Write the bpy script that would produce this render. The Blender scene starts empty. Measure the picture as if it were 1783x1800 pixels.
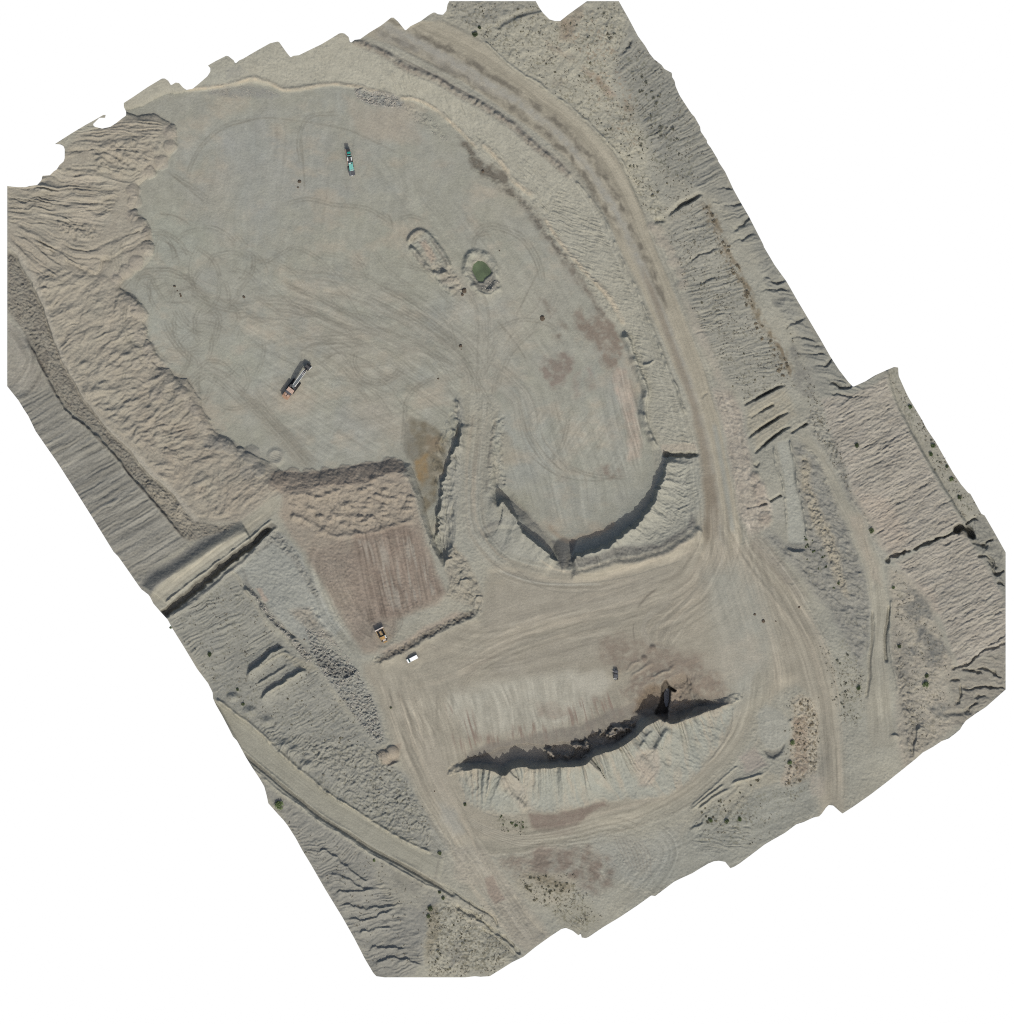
import bpy, bmesh, math, random
import numpy as np
from mathutils import Vector, Matrix

# ------------------------------------------------------------------ basics
SC = 0.27                      # metres per survey unit
W0, H0 = 1783.0, 1800.0        # extent of the surveyed sheet in units
ST = 1.25                       # terrain grid spacing in units
random.seed(7)
f32 = np.float32
NX = int(W0 / ST) + 2
NY = int(H0 / ST) + 2
GX, GY = np.meshgrid(np.arange(NX, dtype=f32) * f32(ST), np.arange(NY, dtype=f32) * f32(ST))

def wx(x): return (x - W0 / 2) * SC
def wy(y): return (H0 / 2 - y) * SC

def P(s):
    return np.array([[float(v) for v in t.split(',')] for t in s.split()], dtype=np.float64)

def smooth_line(pts, n=6, closed=False):
    p = np.asarray(pts, float)
    m = len(p)
    out = []
    rng = range(m) if closed else range(m - 1)
    for i in rng:
        p1 = p[i]; p2 = p[(i + 1) % m]
        p0 = p[i - 1] if (closed or i > 0) else p1 * 2 - p2
        p3 = p[(i + 2) % m] if (closed or i + 2 < m) else p2 * 2 - p1
        for k in range(n):
            t = k / n
            out.append(0.5 * ((2 * p1) + (-p0 + p2) * t + (2 * p0 - 5 * p1 + 4 * p2 - p3) * t * t + (-p0 + 3 * p1 - 3 * p2 + p3) * t ** 3))
    if not closed:
        out.append(p[-1])
    return np.array(out)

# ------------------------------------------------------------------ noise
def _hash(ix, iy, seed):
    h = (ix.astype(np.uint32) * np.uint32(374761393)) ^ (iy.astype(np.uint32) * np.uint32(668265263)) ^ np.uint32((seed * 2246822519 + 3266489917) & 0xffffffff)
    h = (h ^ (h >> np.uint32(13))) * np.uint32(1274126177)
    h = h ^ (h >> np.uint32(16))
    return (h & np.uint32(0xffff)).astype(f32) * f32(1 / 65535.0)

def vnoise(x, y, seed=0):
    """smooth value noise in -1..1"""
    x = np.asarray(x, f32) + f32(4096); y = np.asarray(y, f32) + f32(4096)
    fx = np.floor(x); fy = np.floor(y)
    ix = fx.astype(np.int64); iy = fy.astype(np.int64)
    tx = x - fx; ty = y - fy
    tx = tx * tx * (3 - 2 * tx); ty = ty * ty * (3 - 2 * ty)
    a = _hash(ix, iy, seed); b = _hash(ix + 1, iy, seed)
    c = _hash(ix, iy + 1, seed); d = _hash(ix + 1, iy + 1, seed)
    return ((a + (b - a) * tx) * (1 - ty) + (c + (d - c) * tx) * ty) * 2 - 1

def fbm(x, y, seed=0, oct=3, g=0.5):
    s = 0; a = 1.0; t = 0
    for o in range(oct):
        c, q = math.cos(.65 + o * 1.1), math.sin(.65 + o * 1.1)
        s = s + a * vnoise((x * c - y * q) * f32(2 ** o * 1.03 ** o), (x * q + y * c) * f32(2 ** o * 1.03 ** o), seed + o * 17)
        t += a; a *= g
    return s / f32(t)

def ridged(x, y, seed=0):
    return 1 - 2 * np.abs(vnoise(x, y, seed))

WARPX = 2.4 * vnoise(GX / 11, GY / 11, 901) + 5 * vnoise(GX / 34, GY / 34, 902) + 1.2 * vnoise(GX / 4.5, GY / 4.5, 905)
WARPY = 2.4 * vnoise(GX / 11, GY / 11, 903) + 5 * vnoise(GX / 34, GY / 34, 904) + 1.2 * vnoise(GX / 4.5, GY / 4.5, 906)

def sst(x, a=0.0, b=1.0):
    t = np.clip((x - a) / (b - a), 0, 1)
    return t * t * (3 - 2 * t)

def bbox(pts, m):
    x0, y0 = pts.min(0) - m; x1, y1 = pts.max(0) + m
    i0 = max(0, int(x0 / ST)); i1 = min(NX, int(x1 / ST) + 2)
    j0 = max(0, int(y0 / ST)); j1 = min(NY, int(y1 / ST) + 2)
    return slice(j0, max(j1, j0 + 1)), slice(i0, max(i1, i0 + 1))

def _xy(s, warp):
    if warp: return GX[s] + f32(warp) * WARPX[s], GY[s] + f32(warp) * WARPY[s]
    return GX[s], GY[s]

def seg_dist2(x, y, p, q):
    dx, dy = q - p
    L2 = dx * dx + dy * dy + 1e-9
    t = np.clip(((x - f32(p[0])) * f32(dx) + (y - f32(p[1])) * f32(dy)) / f32(L2), 0, 1)
    ex = x - f32(p[0]) - t * f32(dx); ey = y - f32(p[1]) - t * f32(dy)
    return ex * ex + ey * ey, t

def poly_sd(pts, m=30, warp=1.0, s=None):
    """signed distance (inside +) to a closed polygon, on its own window"""
    pts = P(pts) if isinstance(pts, str) else np.asarray(pts, float)
    if s is None: s = bbox(pts, m + 10 * warp)
    x, y = _xy(s, warp)
    d2 = np.full(x.shape, 1e9, f32); ins = np.zeros(x.shape, bool)
    n = len(pts)
    for i in range(n):
        p = pts[i]; q = pts[(i + 1) % n]
        e, _ = seg_dist2(x, y, p, q)
        np.minimum(d2, e, out=d2)
        if p[1] != q[1]:
            c = ((p[1] > y) != (q[1] > y)) & (x < (q[0] - p[0]) * (y - p[1]) / (q[1] - p[1]) + p[0])
            ins ^= c
    return s, np.where(ins, np.sqrt(d2), -np.sqrt(d2)).astype(f32)

def line_uv(pts, m=30, warp=1.0, sm=0, s=None):
    """arc length u, signed side distance v (right of travel on the map is +), end fade e"""
    pts = P(pts) if isinstance(pts, str) else np.asarray(pts, float)
    if sm: pts = smooth_line(pts, sm)
    if s is None: s = bbox(pts, m + 10 * warp)
    x, y = _xy(s, warp)
    best = np.full(x.shape, 1e12, f32); U = np.zeros(x.shape, f32); V = np.zeros(x.shape, f32)
    acc = 0.0
    for i in range(len(pts) - 1):
        p = pts[i]; q = pts[i + 1]
        dx, dy = q - p; L = math.hypot(dx, dy)
        if L < 1e-6: continue
        e, t = seg_dist2(x, y, p, q)
        b = e < best
        best = np.where(b, e, best)
        U = np.where(b, acc + t * L, U)
        side = ((y - f32(p[1])) * f32(dx) - (x - f32(p[0])) * f32(dy))
        V = np.where(b, np.where(side >= 0, 1, -1), V)
        acc += L
    d = np.sqrt(best)
    return s, U, (V * d).astype(f32), f32(acc)

# ------------------------------------------------------------------ fields
Z = np.full((NY, NX), 20.0, f32)
def lin(c):
    c = np.asarray(c, float) / 255.0
    return np.where(c <= 0.04045, c / 12.92, ((c + 0.055) / 1.055) ** 2.4).astype(f32)
BASE = (151, 149, 136)
COL = np.empty((NY, NX, 3), f32); COL[:] = lin(BASE)
LAB = np.zeros((NY, NX), np.uint8)

def paint(s, m, rgb):
    c = lin(rgb); COL[s] += m[..., None] * (c - COL[s])
def tone(s, f):
    COL[s] *= f[..., None]

def area(pts, rgb, a=1.0, soft=6, warp=1.0, tex=0.0, lam=14, seed=1):
    s, d = poly_sd(pts, soft + 4, warp)
    m = sst(d, -soft, soft) * a
    if tex:
        m = np.clip(m * (1 + tex * fbm(GX[s] / lam, GY[s] / lam, seed, 3)), 0, 1)
    paint(s, m, rgb)
    return s, d

def stroke(pts, rgb, w=2.0, a=0.5, sm=6, warp=0.15, brk=0.0, seed=3, offs=(0,)):
    s, u, v, L = line_uv(pts, w + 6 + max(abs(o) for o in offs), warp, sm)
    m = 0
    for o in offs:
        k = np.clip(1.3 - np.abs(v - o) / w, 0, 1)
        m = np.maximum(m, k)
    m = m * sst(u, -1, 14) * sst(L - u, -1, 14) * a
    if brk: m = m * np.clip(1 + brk * vnoise(u / 7, v / 5, seed) * 1.6, 0, 1.4)
    paint(s, np.clip(m, 0, 1), rgb)

def wall(pts, dz, w, back, warp=1.0, sm=4, jag=0.0, seed=5, endf=12, tail=0.0):
    """a scarp: the ground rises dz within w units right of the line, then falls back gently over `back`"""
    s, u, v, L = line_uv(pts, w + 2.5 * back, warp, sm)
    if jag: v = v + jag * vnoise(u / 5, v / 30, seed) + jag * vnoise(u / 14, v / 40, seed + 1)
    e = sst(u, 0, endf) * sst(L - u, 0, endf)
    Z[s] += dz * e * sst(v, 0, w) * np.where(v > w, np.exp(-(v - w) / back), 1)
    return s, u, v, e

def ridge(pts, h, w, warp=1.0, sm=4, lump=0.0, lam=9, seed=6, closed=False, endf=10, asym=1.0):
    pts = P(pts) if isinstance(pts, str) else pts
    if closed: pts = np.vstack([smooth_line(pts, sm, True), smooth_line(pts, sm, True)[:1]]); sm = 0
    s, u, v, L = line_uv(pts, w + 4, warp, sm)
    k = np.clip(1 - np.abs(np.where(v > 0, v / asym, v)) / w, 0, 1)
    e = 1 if closed else sst(u, 0, endf) * sst(L - u, 0, endf)
    amp = h * (1 + lump * vnoise(u / lam, v / 30, seed))
    Z[s] += amp * e * (k * k * (3 - 2 * k))
    return s, k

def trench(pts, depth, w, warp=0.6, sm=4, endf=8, jag=0.0, seed=7):
    s, u, v, L = line_uv(pts, w + 4, warp, sm)
    ww = w * (1 + jag * vnoise(u / 8, u * 0, seed))
    e = sst(u, 0, endf) * sst(L - u, 0, endf)
    Z[s] -= depth * e * sst(ww - np.abs(v), 0, w * 0.75)
    return s, u, v

def rills(pts, ang, lam, along, amp, soft=8, warp=1.0, seed=11, sharp=True, bend=3.0, second=True):
    """erosion rills running at angle `ang` (degrees, map x right, y down) inside a polygon"""
    lam *= .78; amp *= .6
    s, d = poly_sd(pts, soft + 4, warp)
    m = sst(d, -soft * 0.3, soft)
    ca, sa = math.cos(math.radians(ang)), math.sin(math.radians(ang))
    x, y = GX[s], GY[s]
    a = x * ca + y * sa; b = -x * sa + y * ca
    b = b + bend * vnoise(a / 22, b / 30, seed + 3) + bend * 0.35 * vnoise(a / 7, b / 9, seed + 4)
    n = (np.abs(vnoise(b / lam, a / along, seed)) * 2 - 0.7) if sharp else vnoise(b / lam, a / along, seed)
    if second:
        n = n + 0.5 * ((np.abs(vnoise(b / (lam * .52), a / (along * .6), seed + 1)) * 2 - 0.7) if sharp else vnoise(b / (lam * .5), a / (along * .5), seed + 1))
    env = 0.65 + 0.5 * vnoise(x / 28, y / 28, seed + 7)
    Z[s] += amp * m * n * env
    return s, m

def bumps(pts, lam, amp, soft=8, warp=1.0, seed=21, oct=3, ang=0.0, stretch=1.0, rid=False):
    s, d = poly_sd(pts, soft + 4, warp)
    m = sst(d, 0, soft)
    ca, sa = math.cos(math.radians(ang)), math.sin(math.radians(ang))
    x, y = GX[s] + WARPX[s], GY[s] + WARPY[s]
    a = (x * ca + y * sa) / stretch; b = -x * sa + y * ca
    n = ridged(a / lam, b / lam, seed) + 0.5 * ridged(a / lam * 2.1, b / lam * 2.1, seed + 1) if rid else fbm(a / lam, b / lam, seed, oct, 0.55)
    Z[s] += amp * m * n
    return s, m

def streaks(pts, ang, lam, along, amt, rgb=None, soft=12, seed=31, warp=1.0, bend=4.0):
    """directional albedo streaks (wheel-polished or dragged soil)"""
    s, d = poly_sd(pts, soft + 4, warp)
    m = sst(d, -soft, soft); amt = amt * 2.3 if rgb is None else amt * 1.25
    ca, sa = math.cos(math.radians(ang)), math.sin(math.radians(ang))
    x, y = GX[s], GY[s]
    a = x * ca + y * sa; b = -x * sa + y * ca
    b = b + bend * vnoise(a / 60, b / 60, seed + 3)
    n = vnoise(b / lam, a / along, seed) + 0.6 * vnoise(b / (lam * .45), a / (along * .6), seed + 1)
    if rgb is None: tone(s, 1 + amt * m * n)
    else: paint(s, np.clip(n * 1.2, 0, 1) * m * amt, rgb)

def flow(line, w, lam, along, amt, seed=41, sm=6, rgb=None, soft=10):
    """streaks that follow a line of travel"""
    s, u, v, L = line_uv(line, w + soft, 0.3, sm)
    m = sst(w - np.abs(v), -soft, soft) * sst(u, 0, 30) * sst(L - u, 0, 30)
    n = vnoise(v / lam, u / along, seed) + 0.6 * vnoise(v / (lam * .45), u / (along * .7), seed + 1)
    if rgb is None: tone(s, 1 + 2.2 * amt * m * n)
    else: paint(s, np.clip(np.clip(n * 1.4, 0, 1) * m * amt * 1.3, 0, 1), rgb)
    return s, m

def plough(line, w, lam, along, amp, seed=51, sm=6, soft=6, warp=.6):
    """ridges pushed up along a line of travel"""
    s, u, v, L = line_uv(line, w + soft, warp, sm)
    m = sst(w - np.abs(v), 0, soft) * sst(u, 0, 12) * sst(L - u, 0, 12)
    v = v + 1.5 * vnoise(u / 18, v / 8, seed + 5)
    n = np.abs(vnoise(v / lam, u / along, seed)) * 2 - .7 + .5 * vnoise(v / (lam * .4), u / (along * .5), seed + 1)
    Z[s] += amp * m * n * (.8 + .6 * vnoise(u / 25, v / 12, seed + 2))

def label(pts, k, warp=0.0):
    s, d = poly_sd(pts, 2, warp)
    LAB[s] = np.where(d > 0, np.uint8(k), LAB[s])

def slot(pts, dz, w=3.0, run=9.0, warp=.8, sm=4, jag=1.0, seed=61, frac=.3):
    """a washed gully: a gentle left bank and a steep right bank that keeps the sun out"""
    s, u, v, L = line_uv(pts, run * 1.5 + w + 3, warp, sm)
    v = v + jag * vnoise(u / 5, v / 30, seed) + .6 * jag * vnoise(u / 13, v / 40, seed + 1)
    e = np.minimum(sst(u, 0, frac * L), sst(L - u, 0, frac * L)) * (.75 + .5 * vnoise(u / 16, u * 0, seed + 2))
    Z[s] -= dz * e * np.where(v < 0, np.clip(1 + v / run, 0, 1) ** 1.6, np.clip(1 - v / w, 0, 1))
    return s, u, v, e

def speckle(pts, rgb, a=.6, lam=2.4, thr=.25, big=16, seed=71, soft=10):
    """low dry plants and litter dotted over a slope"""
    s, d = poly_sd(pts, soft + 4, 1)
    n = fbm(GX[s] / lam, GY[s] / lam, seed, 2) + .45 * fbm(GX[s] / big, GY[s] / big, seed + 5, 3)
    paint(s, np.clip((n - thr) * 4, 0, 1) * sst(d, 0, soft) * a, rgb)
# ================================================================== TERRAIN
OUTLINE = P("""13,327 30,329 45,329 52,327 66,325 73,317 75,309 88,308 95,301 100,298 105,290 112,284 114,278 114,262 112,257 107,254 97,253
125,235 150,220 170,209 182,202 186,202 185,207 175,207 168,214 163,219 167,223 180,226 194,223 205,216 215,208 222,203 222,196 218,188 218,181
235,170 260,153 285,138 290,138 296,142 301,150 309,145 315,146 322,154 328,158 339,156 350,147 365,134 370,126 370,120 366,115 380,107 398,98
402,99 411,106 414,112 421,106 428,103 450,90 475,76 488,73 491,74 503,91 511,101 516,98 526,97 540,90 565,78 585,66 596,59 601,58 606,59 613,65
616,76 624,70 633,69 650,57 670,45 688,31 692,31 700,38 708,48 713,54 722,46 730,42 740,37 755,26 762,22 765,22 770,25 779,26 785,19 787,8 790,2
942,2 948,13 955,23 966,34 976,37 985,37 1000,25 1032,2 1088,2 1105,32 1122,64 1134,80 1142,94 1150,104 1163,114 1168,121 1181,128 1182,136
1186,142 1188,152 1195,168 1206,185 1216,200 1221,205 1231,223 1232,231 1243,247 1243,251 1250,260 1262,280 1263,284 1275,302 1289,332 1300,352
1317,381 1320,387 1342,430 1343,434 1362,466 1383,495 1403,530 1415,550 1440,592 1460,627 1475,650 1492,672 1500,680 1522,670 1538,660 1560,650
1572,645 1579,646 1580,661 1584,670 1593,690 1598,700 1615,728 1618,733 1630,755 1645,777 1658,800 1675,830 1690,852 1702,866 1706,868 1717,888
1725,903 1731,906 1745,930 1768,971 1768,1212 1750,1228 1733,1243 1713,1256 1698,1267 1692,1275 1688,1282 1680,1289 1668,1298 1655,1303 1640,1313
1622,1323 1611,1333 1590,1350 1560,1374 1530,1397 1500,1418 1486,1427 1481,1430 1475,1425 1465,1416 1457,1415 1452,1420 1445,1430 1440,1435
1430,1437 1413,1445 1400,1449 1380,1464 1357,1477 1345,1484 1320,1503 1300,1518 1290,1524 1284,1526 1280,1521 1275,1515 1264,1513 1255,1514
1245,1518 1230,1527 1217,1535 1195,1545 1185,1550 1152,1575 1145,1574 1120,1592 1090,1612 1060,1630 1035,1647 1030,1649 1023,1648 1021,1641
1017,1644 1007,1636 995,1631 987,1633 966,1647 941,1665 920,1682 901,1691 882,1703 861,1716 845,1717 835,1716 818,1718 676,1718 662,1716 657,1711
642,1686 623,1649 602,1612 572,1563 546,1518 532,1495 520,1473 506,1451 499,1442 488,1430 472,1412 469,1398 465,1383 457,1369 443,1348 432,1330
424,1315 417,1302 410,1295 401,1277 391,1258 380,1239 375,1228 374,1217 366,1201 347,1176 326,1141 303,1104 295,1089 283,1076 270,1061 264,1049
261,1045 249,1036 243,1028 223,999 208,978 200,970 163,910 125,850 100,811 81,784 63,758 50,731 42,719 33,704 13,679""")

FLOOR = P("""215,195 250,186 290,163 330,160 390,153 440,146 480,152 500,160 540,156 580,149 620,150 660,160 700,172 730,182 770,200 800,226 830,260 856,290
885,322 915,352 945,384 968,418 985,450 1005,480 1032,517 1058,547 1080,568 1100,590 1112,620 1119,655 1126,680 1131,710 1132,745 1138,775 1148,800
1152,830 1143,865 1120,895 1085,924 1050,946 1015,962 992,968 972,955 950,930 925,903 900,880 882,872 872,850 868,800 872,750 880,715 862,690
825,688 806,700 802,730 806,765 797,790 783,830 776,880 773,930 776,975 768,960 752,905 738,860 722,815 705,808 690,806 665,812 640,816 600,822 560,826
530,829 500,830 478,812 458,806 440,796 420,792 400,770 384,762 368,752 372,738 358,722 356,702 342,690 330,668 312,666 300,650 280,648 268,636
276,620 262,598 250,594 258,578 248,566 262,552 252,536 238,528 222,510 212,505 214,490 232,486 250,472 268,452 272,432 262,420 268,404 258,386 242,380
236,362 244,344 243,326 262,310 280,296 300,278 312,258 308,236 298,214 272,202 240,204""")
RIM = P("""190,150 215,110 330,80 480,35 620,66 672,102 715,128 766,147 804,172 850,198 905,236 960,285 1000,315 1030,340 1052,374 1085,447 1118,520
1148,590 1178,660 1206,730 1224,785 1233,830 1233,880 1222,918 1195,948 1160,967 1120,974 1060,986 1020,998 990,1002 972,990 952,965 928,935 905,905
887,882 872,880 855,870 848,780 842,700 830,700 822,760 812,850 800,950 788,985 782,1000 766,975 745,920 728,865 712,832 690,830 640,848 560,856
500,866 470,850 440,880 421,915 345,922 300,866 260,828 210,775 160,725 125,672 100,620 75,540 52,480 13,425 -20,390 -20,300 110,225""")
sA = (slice(0, NY), slice(0, NX))
_, dF = poly_sd(FLOOR, s=sA, warp=0.45)
_, dR = poly_sd(RIM, s=sA, warp=0.45)
a_ = np.clip(-dF, 0, None); b_ = np.clip(dR, 0, None)
FL = 14.8
sfr = a_ / (a_ + b_ + 1e-3)
left = sst(-GX, -500, -420)
prof = sfr * (1 - left) + left * np.clip(sfr, 1e-4, 1) ** 0.42
Z[:] = np.where(dF > 0, FL, np.where(dR > 0, FL + (20 - FL) * prof, 20))
INF = sst(dF, -2, 3)                       # on the quarry floor
WALLM = (dF <= 0) & (dR > 0)
# broad undulation of the land outside the pit
Z += (1.6 * fbm(GX / 170, GY / 170, 55, 2) + 0.9 * vnoise(GX / 60, GY / 60, 57)) * sst(-dR, 5, 60)

# the ramp up from the floor, between two faces
RAMP = P("810,690 845,690 880,690 880,740 868,800 862,860 858,905 862,940 880,970 905,1000 860,1000 825,965 808,935 803,890 808,840 815,790 818,740")
s, d = poly_sd(RAMP, 20, 0.3)
zr = FL + (20 - FL) * sst(GY[s], 690, 970)
m = sst(d, -9, 3)
Z[s] = Z[s] * (1 - m) + zr * m

# ---------------- base tints by region
COL *= (1 + 0.035 * fbm(GX / 90, GY / 90, 61, 3) + 0.03 * fbm(GX / 18, GY / 18, 62, 3) + 0.05 * fbm(GX / 2.6, GY / 2.6, 63, 2))[..., None]
warm = fbm(GX / 70, GY / 70, 64, 3)
COL[..., 0] *= 1 + 0.03 * warm; COL[..., 2] *= 1 - 0.035 * warm

# quarry floor: grey green fines with warm dusty patches
paint(sA, INF * 0.85, (148, 148, 136))
for (cx, cy, rx, ry, rgb, am) in ((470, 300, 200, 120, (147, 148, 140), .8), (690, 215, 70, 50, (160, 152, 136), .8), (600, 470, 200, 120, (149, 149, 135), .6),
        (620, 620, 140, 70, (157, 153, 138), .7), (660, 740, 60, 50, (160, 152, 138), .5), (590, 770, 120, 50, (152, 153, 143), .7), (300, 430, 90, 70, (150, 154, 142), .6),
        (290, 590, 60, 90, (153, 156, 146), .6), (420, 640, 90, 60, (153, 155, 143), .6), (900, 560, 120, 100, (157, 154, 140), .6), (1000, 820, 120, 90, (152, 153, 142), .7),
        (500, 700, 60, 40, (160, 150, 136), .6), (380, 330, 50, 70, (152, 148, 134), .6), (430, 250, 60, 60, (144, 146, 140), .5), (880, 350, 70, 60, (155, 152, 137), .6), (920, 780, 60, 80, (146, 149, 142), .6)):
    sq = bbox(np.array([[cx - rx, cy - ry], [cx + rx, cy + ry]]), 40)
    q = 1 - ((GX[sq] - cx) / rx) ** 2 - ((GY[sq] - cy) / ry) ** 2 + 0.7 * fbm(GX[sq] / 45, GY[sq] / 45, int(cx), 3)
    paint(sq, np.clip(q, 0, 1) * am * INF[sq], rgb)
Z += INF * (0.07 * fbm(GX / 7, GY / 7, 71, 3) + 0.25 * vnoise(GX / 70, GY / 70, 72))
mott = fbm(GX / 26, GY / 26, 711, 4, .6)
COL *= (1 + .055 * INF * mott)[..., None]
COL[..., 2] *= 1 - .035 * INF * fbm(GX / 34, GY / 34, 713, 3)
paint(sA, np.clip(fbm(GX / 55, GY / 40, 715, 4, .6) * 1.8 - .1, 0, 1) * .75 * INF, (163, 154, 137))
paint(sA, np.clip(fbm(GX / 48, GY / 60, 717, 4, .6) * 1.5 - .15, 0, 1) * .5 * INF, (142, 146, 141))
# faint graded streaks on the floor, several working directions
streaks("230,190 620,160 780,230 700,480 420,500 280,330", 98, 6, 90, .02, seed=74, bend=12)
streaks("440,480 850,520 850,680 620,820 480,780 420,560", 32, 4, 60, .04, seed=75)
streaks("440,480 850,520 850,680 620,820 480,780 420,560", -12, 5, 70, .03, seed=76)
streaks("640,260 980,440 1100,640 860,660 760,480", 55, 5, 70, .03, seed=77)
streaks("890,680 1120,680 1130,860 1000,940 900,860", 75, 4, 60, .045, seed=78)
streaks("930,720 1120,720 1110,830 960,830", -58, 3, 40, .04, seed=79)

# ---------------- north east pit wall: pale, fluted
NEW = "440,146 500,60 620,70 672,102 715,128 766,147 804,172 850,198 905,236 960,285 1000,315 1030,340 1052,374 1085,447 1118,520 1148,590 1178,660 1206,730 1224,785 1160,790 1135,745 1128,690 1112,620 1080,568 1032,517 985,450 945,384 885,322 830,260 800,226 730,182 660,160 580,149"
area(NEW, (158, 156, 142), .75, 5, .4, .5, 20, 82)
for (pg, an, la, al, am) in (("640,165 700,110 800,175 850,200 850,280 760,200", 62, 5, 22, .6), ("820,250 850,200 960,290 985,320 960,395 900,330", 48, 3.4, 16, .5),
        ("950,385 985,320 1050,375 1085,450 1040,510 985,450", 20, 3.2, 18, .62), ("1030,505 1085,450 1150,590 1180,660 1130,690 1100,590", 16, 3.2, 14, .6),
        ("1130,690 1178,660 1224,785 1165,785 1140,730", 12, 3.5, 12, .4), ("1160,805 1225,800 1233,870 1215,925 1160,960 1130,950 1165,870", -25, 4, 12, .5),
        ("440,140 500,70 620,75 700,120 640,150 540,150", 75, 5, 24, .34), ("230,180 330,140 480,75 520,140 400,148", 80, 5, 22, .3)):
    rills(pg, an, la, al, am, 6, .4, int(la * 100 + an), bend=2)
# cream lip along the toe of the wall
for ln, w in (("325,158 395,150 440,140 470,143 500,158 540,154 580,147 620,150 660,160 700,172", 4), ("700,172 735,176 770,195 800,222 840,262", 3.5), ("845,250 880,285 905,320 940,345", 5), ("955,380 985,425 1015,462 1040,490 1075,530", 4), ("1040,488 1065,515 1085,545 1100,575", 5)):
    stroke(ln, (176, 164, 142), w, .6, brk=.4)
    ridge(ln, 0.7, w + 2, .5)
# windrow of dark spoil on the road edge
WIND = "618,70 655,84 685,99 716,119 766,136 804,161 850,186 890,212 915,232 940,256 975,284 1005,312"
s, k = ridge(WIND, 1.0, 7, .3, lump=.8, lam=5, asym=1.0)
stroke(WIND, (130, 123, 113), 8, .75, brk=.35)
bumps(np.vstack([P(WIND) + [0, -3], (P(WIND) + [-4, 9])[::-1]]), 4, .5, 3, .3, 91)
stroke("700,100 760,130 800,152 850,180", (108, 103, 96), 1.4, .6)
# lower berm on the road edge
ridge("1010,316 1055,372 1088,445 1120,515 1150,588 1180,660 1208,730", .7, 4, .4, lump=.9, lam=7)

# gravel and damp ground along the toe
for pg, rgb, a in (("803,244 825,258 838,270 850,280 882,308 894,330 918,350 915,358 890,340 862,318 838,306 822,290 818,272 806,258", (110, 105, 95), .9),
        ("922,352 934,360 950,380 962,402 980,425 998,452 992,458 972,432 950,404 930,376 918,362", (112, 108, 99), .9),
        ("985,435 1005,465 1030,500 1050,530 1066,548 1060,560 1042,548 1040,530 1018,500 1000,480", (120, 114, 104), .85),
        ("1009,551 1020,546 1035,567 1048,545 1065,561 1085,577 1095,610 1083,627 1078,650 1062,642 1050,622 1035,602 1017,584", (131, 120, 108), .85),
        ("954,632 968,628 987,618 1009,627 1009,647 1004,655 994,672 977,682 968,676 956,662", (131, 121, 111), .82),
        ("950,518 962,524 972,540 968,552 960,540", (124, 116, 104), .8), ("977,570 990,566 1000,580 996,586 984,580", (124, 116, 104), .85), ("973,596 984,592 986,602 978,604", (124, 116, 104), .8),
        ("1012,660 1024,655 1024,690 1014,700 1012,680", (142, 132, 122), .6), ("1036,650 1046,648 1052,680 1040,690", (142, 132, 122), .5),
        ("1062,820 1078,818 1080,842 1066,846", (132, 120, 109), .7), ("1050,815 1056,815 1057,845 1051,845", (142, 132, 120), .5), ("1088,828 1096,826 1094,842 1086,844", (142, 132, 120), .5)):
    area(pg, rgb, a, 7, 1.6, 1.2, 9, 101)
bumps("803,244 825,258 850,280 894,330 918,350 962,402 998,452 992,458 930,376 890,340 838,306 818,272", 2.2, .35, 3, .6, 103)
area("1078,640 1100,650 1115,700 1120,740 1125,800 1105,810 1098,740 1084,690", (168, 153, 138), .65, 6, 1, .6, 8, 104)
streaks("1075,640 1105,650 1128,740 1130,820 1100,810", 75, 3, 30, .08, soft=5, seed=105)
# crack that follows the toe of the east wall
ridge("1100,585 1110,615 1122,648 1130,668 1137,690 1134,715 1134,742 1143,764 1154,790", 3.0, 6, .5, lump=.5, lam=8, asym=2.2)
ridge("1126,640 1140,640 1155,632", 1.2, 3, .4)
# slot cut between wall and road
area("1160,784 1222,778 1226,792 1165,796", (170, 159, 142), .7, 3, .4)
trench("1164,799 1190,801 1210,800 1230,797", 3.6, 5.5, .5, jag=.3)

# ---------------- crescent cliff at the south end of the lower floor
area("1160,800 1228,798 1233,870 1222,918 1160,967 1060,986 1020,998 990,1002 1040,970 1100,940 1150,890", (153, 153, 142), .7, 4, .6)
rills("1070,960 1150,880 1160,810 1215,820 1210,900 1150,955", 28, 4, 12, .5, 5, .6, 115)
def cliff(ln, dz, w, back, jag=2.0, seed=5, warp=.5, endf=10):
    return wall(ln, dz, w, back, warp, 4, jag, seed, endf)
cliff("1000,982 1022,972 1058,956 1092,936 1120,908 1145,880 1157,856 1161,828 1164,802", 7.2, 9, 16, 3.5)
# left limb: faces north east, so the high side is left of travel -> travel from south east to north west
s, u, v, L = line_uv("872,890 884,879 897,893 908,910 918,930 932,945 946,956 962,970 982,988", 60, .4, 4)
e = sst(u, 0, 10) * sst(L - u, 0, 10)
vv = v + 2 * vnoise(u / 6, v / 30, 119)
Z[s] += 4.6 * e * sst(vv, -1, 3) * np.where(vv > 3, np.exp(-(vv - 3) / 14), 1)
Z[s] -= 2.6 * e * sst(vv, -26, -2) * (vv < 3) * np.clip(1 - (vv - 0) / 3, 0, 1)
area("884,876 900,872 925,898 950,925 972,950 978,975 945,955 918,928 900,900", (134, 131, 122), .7, 4, .6)
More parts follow.
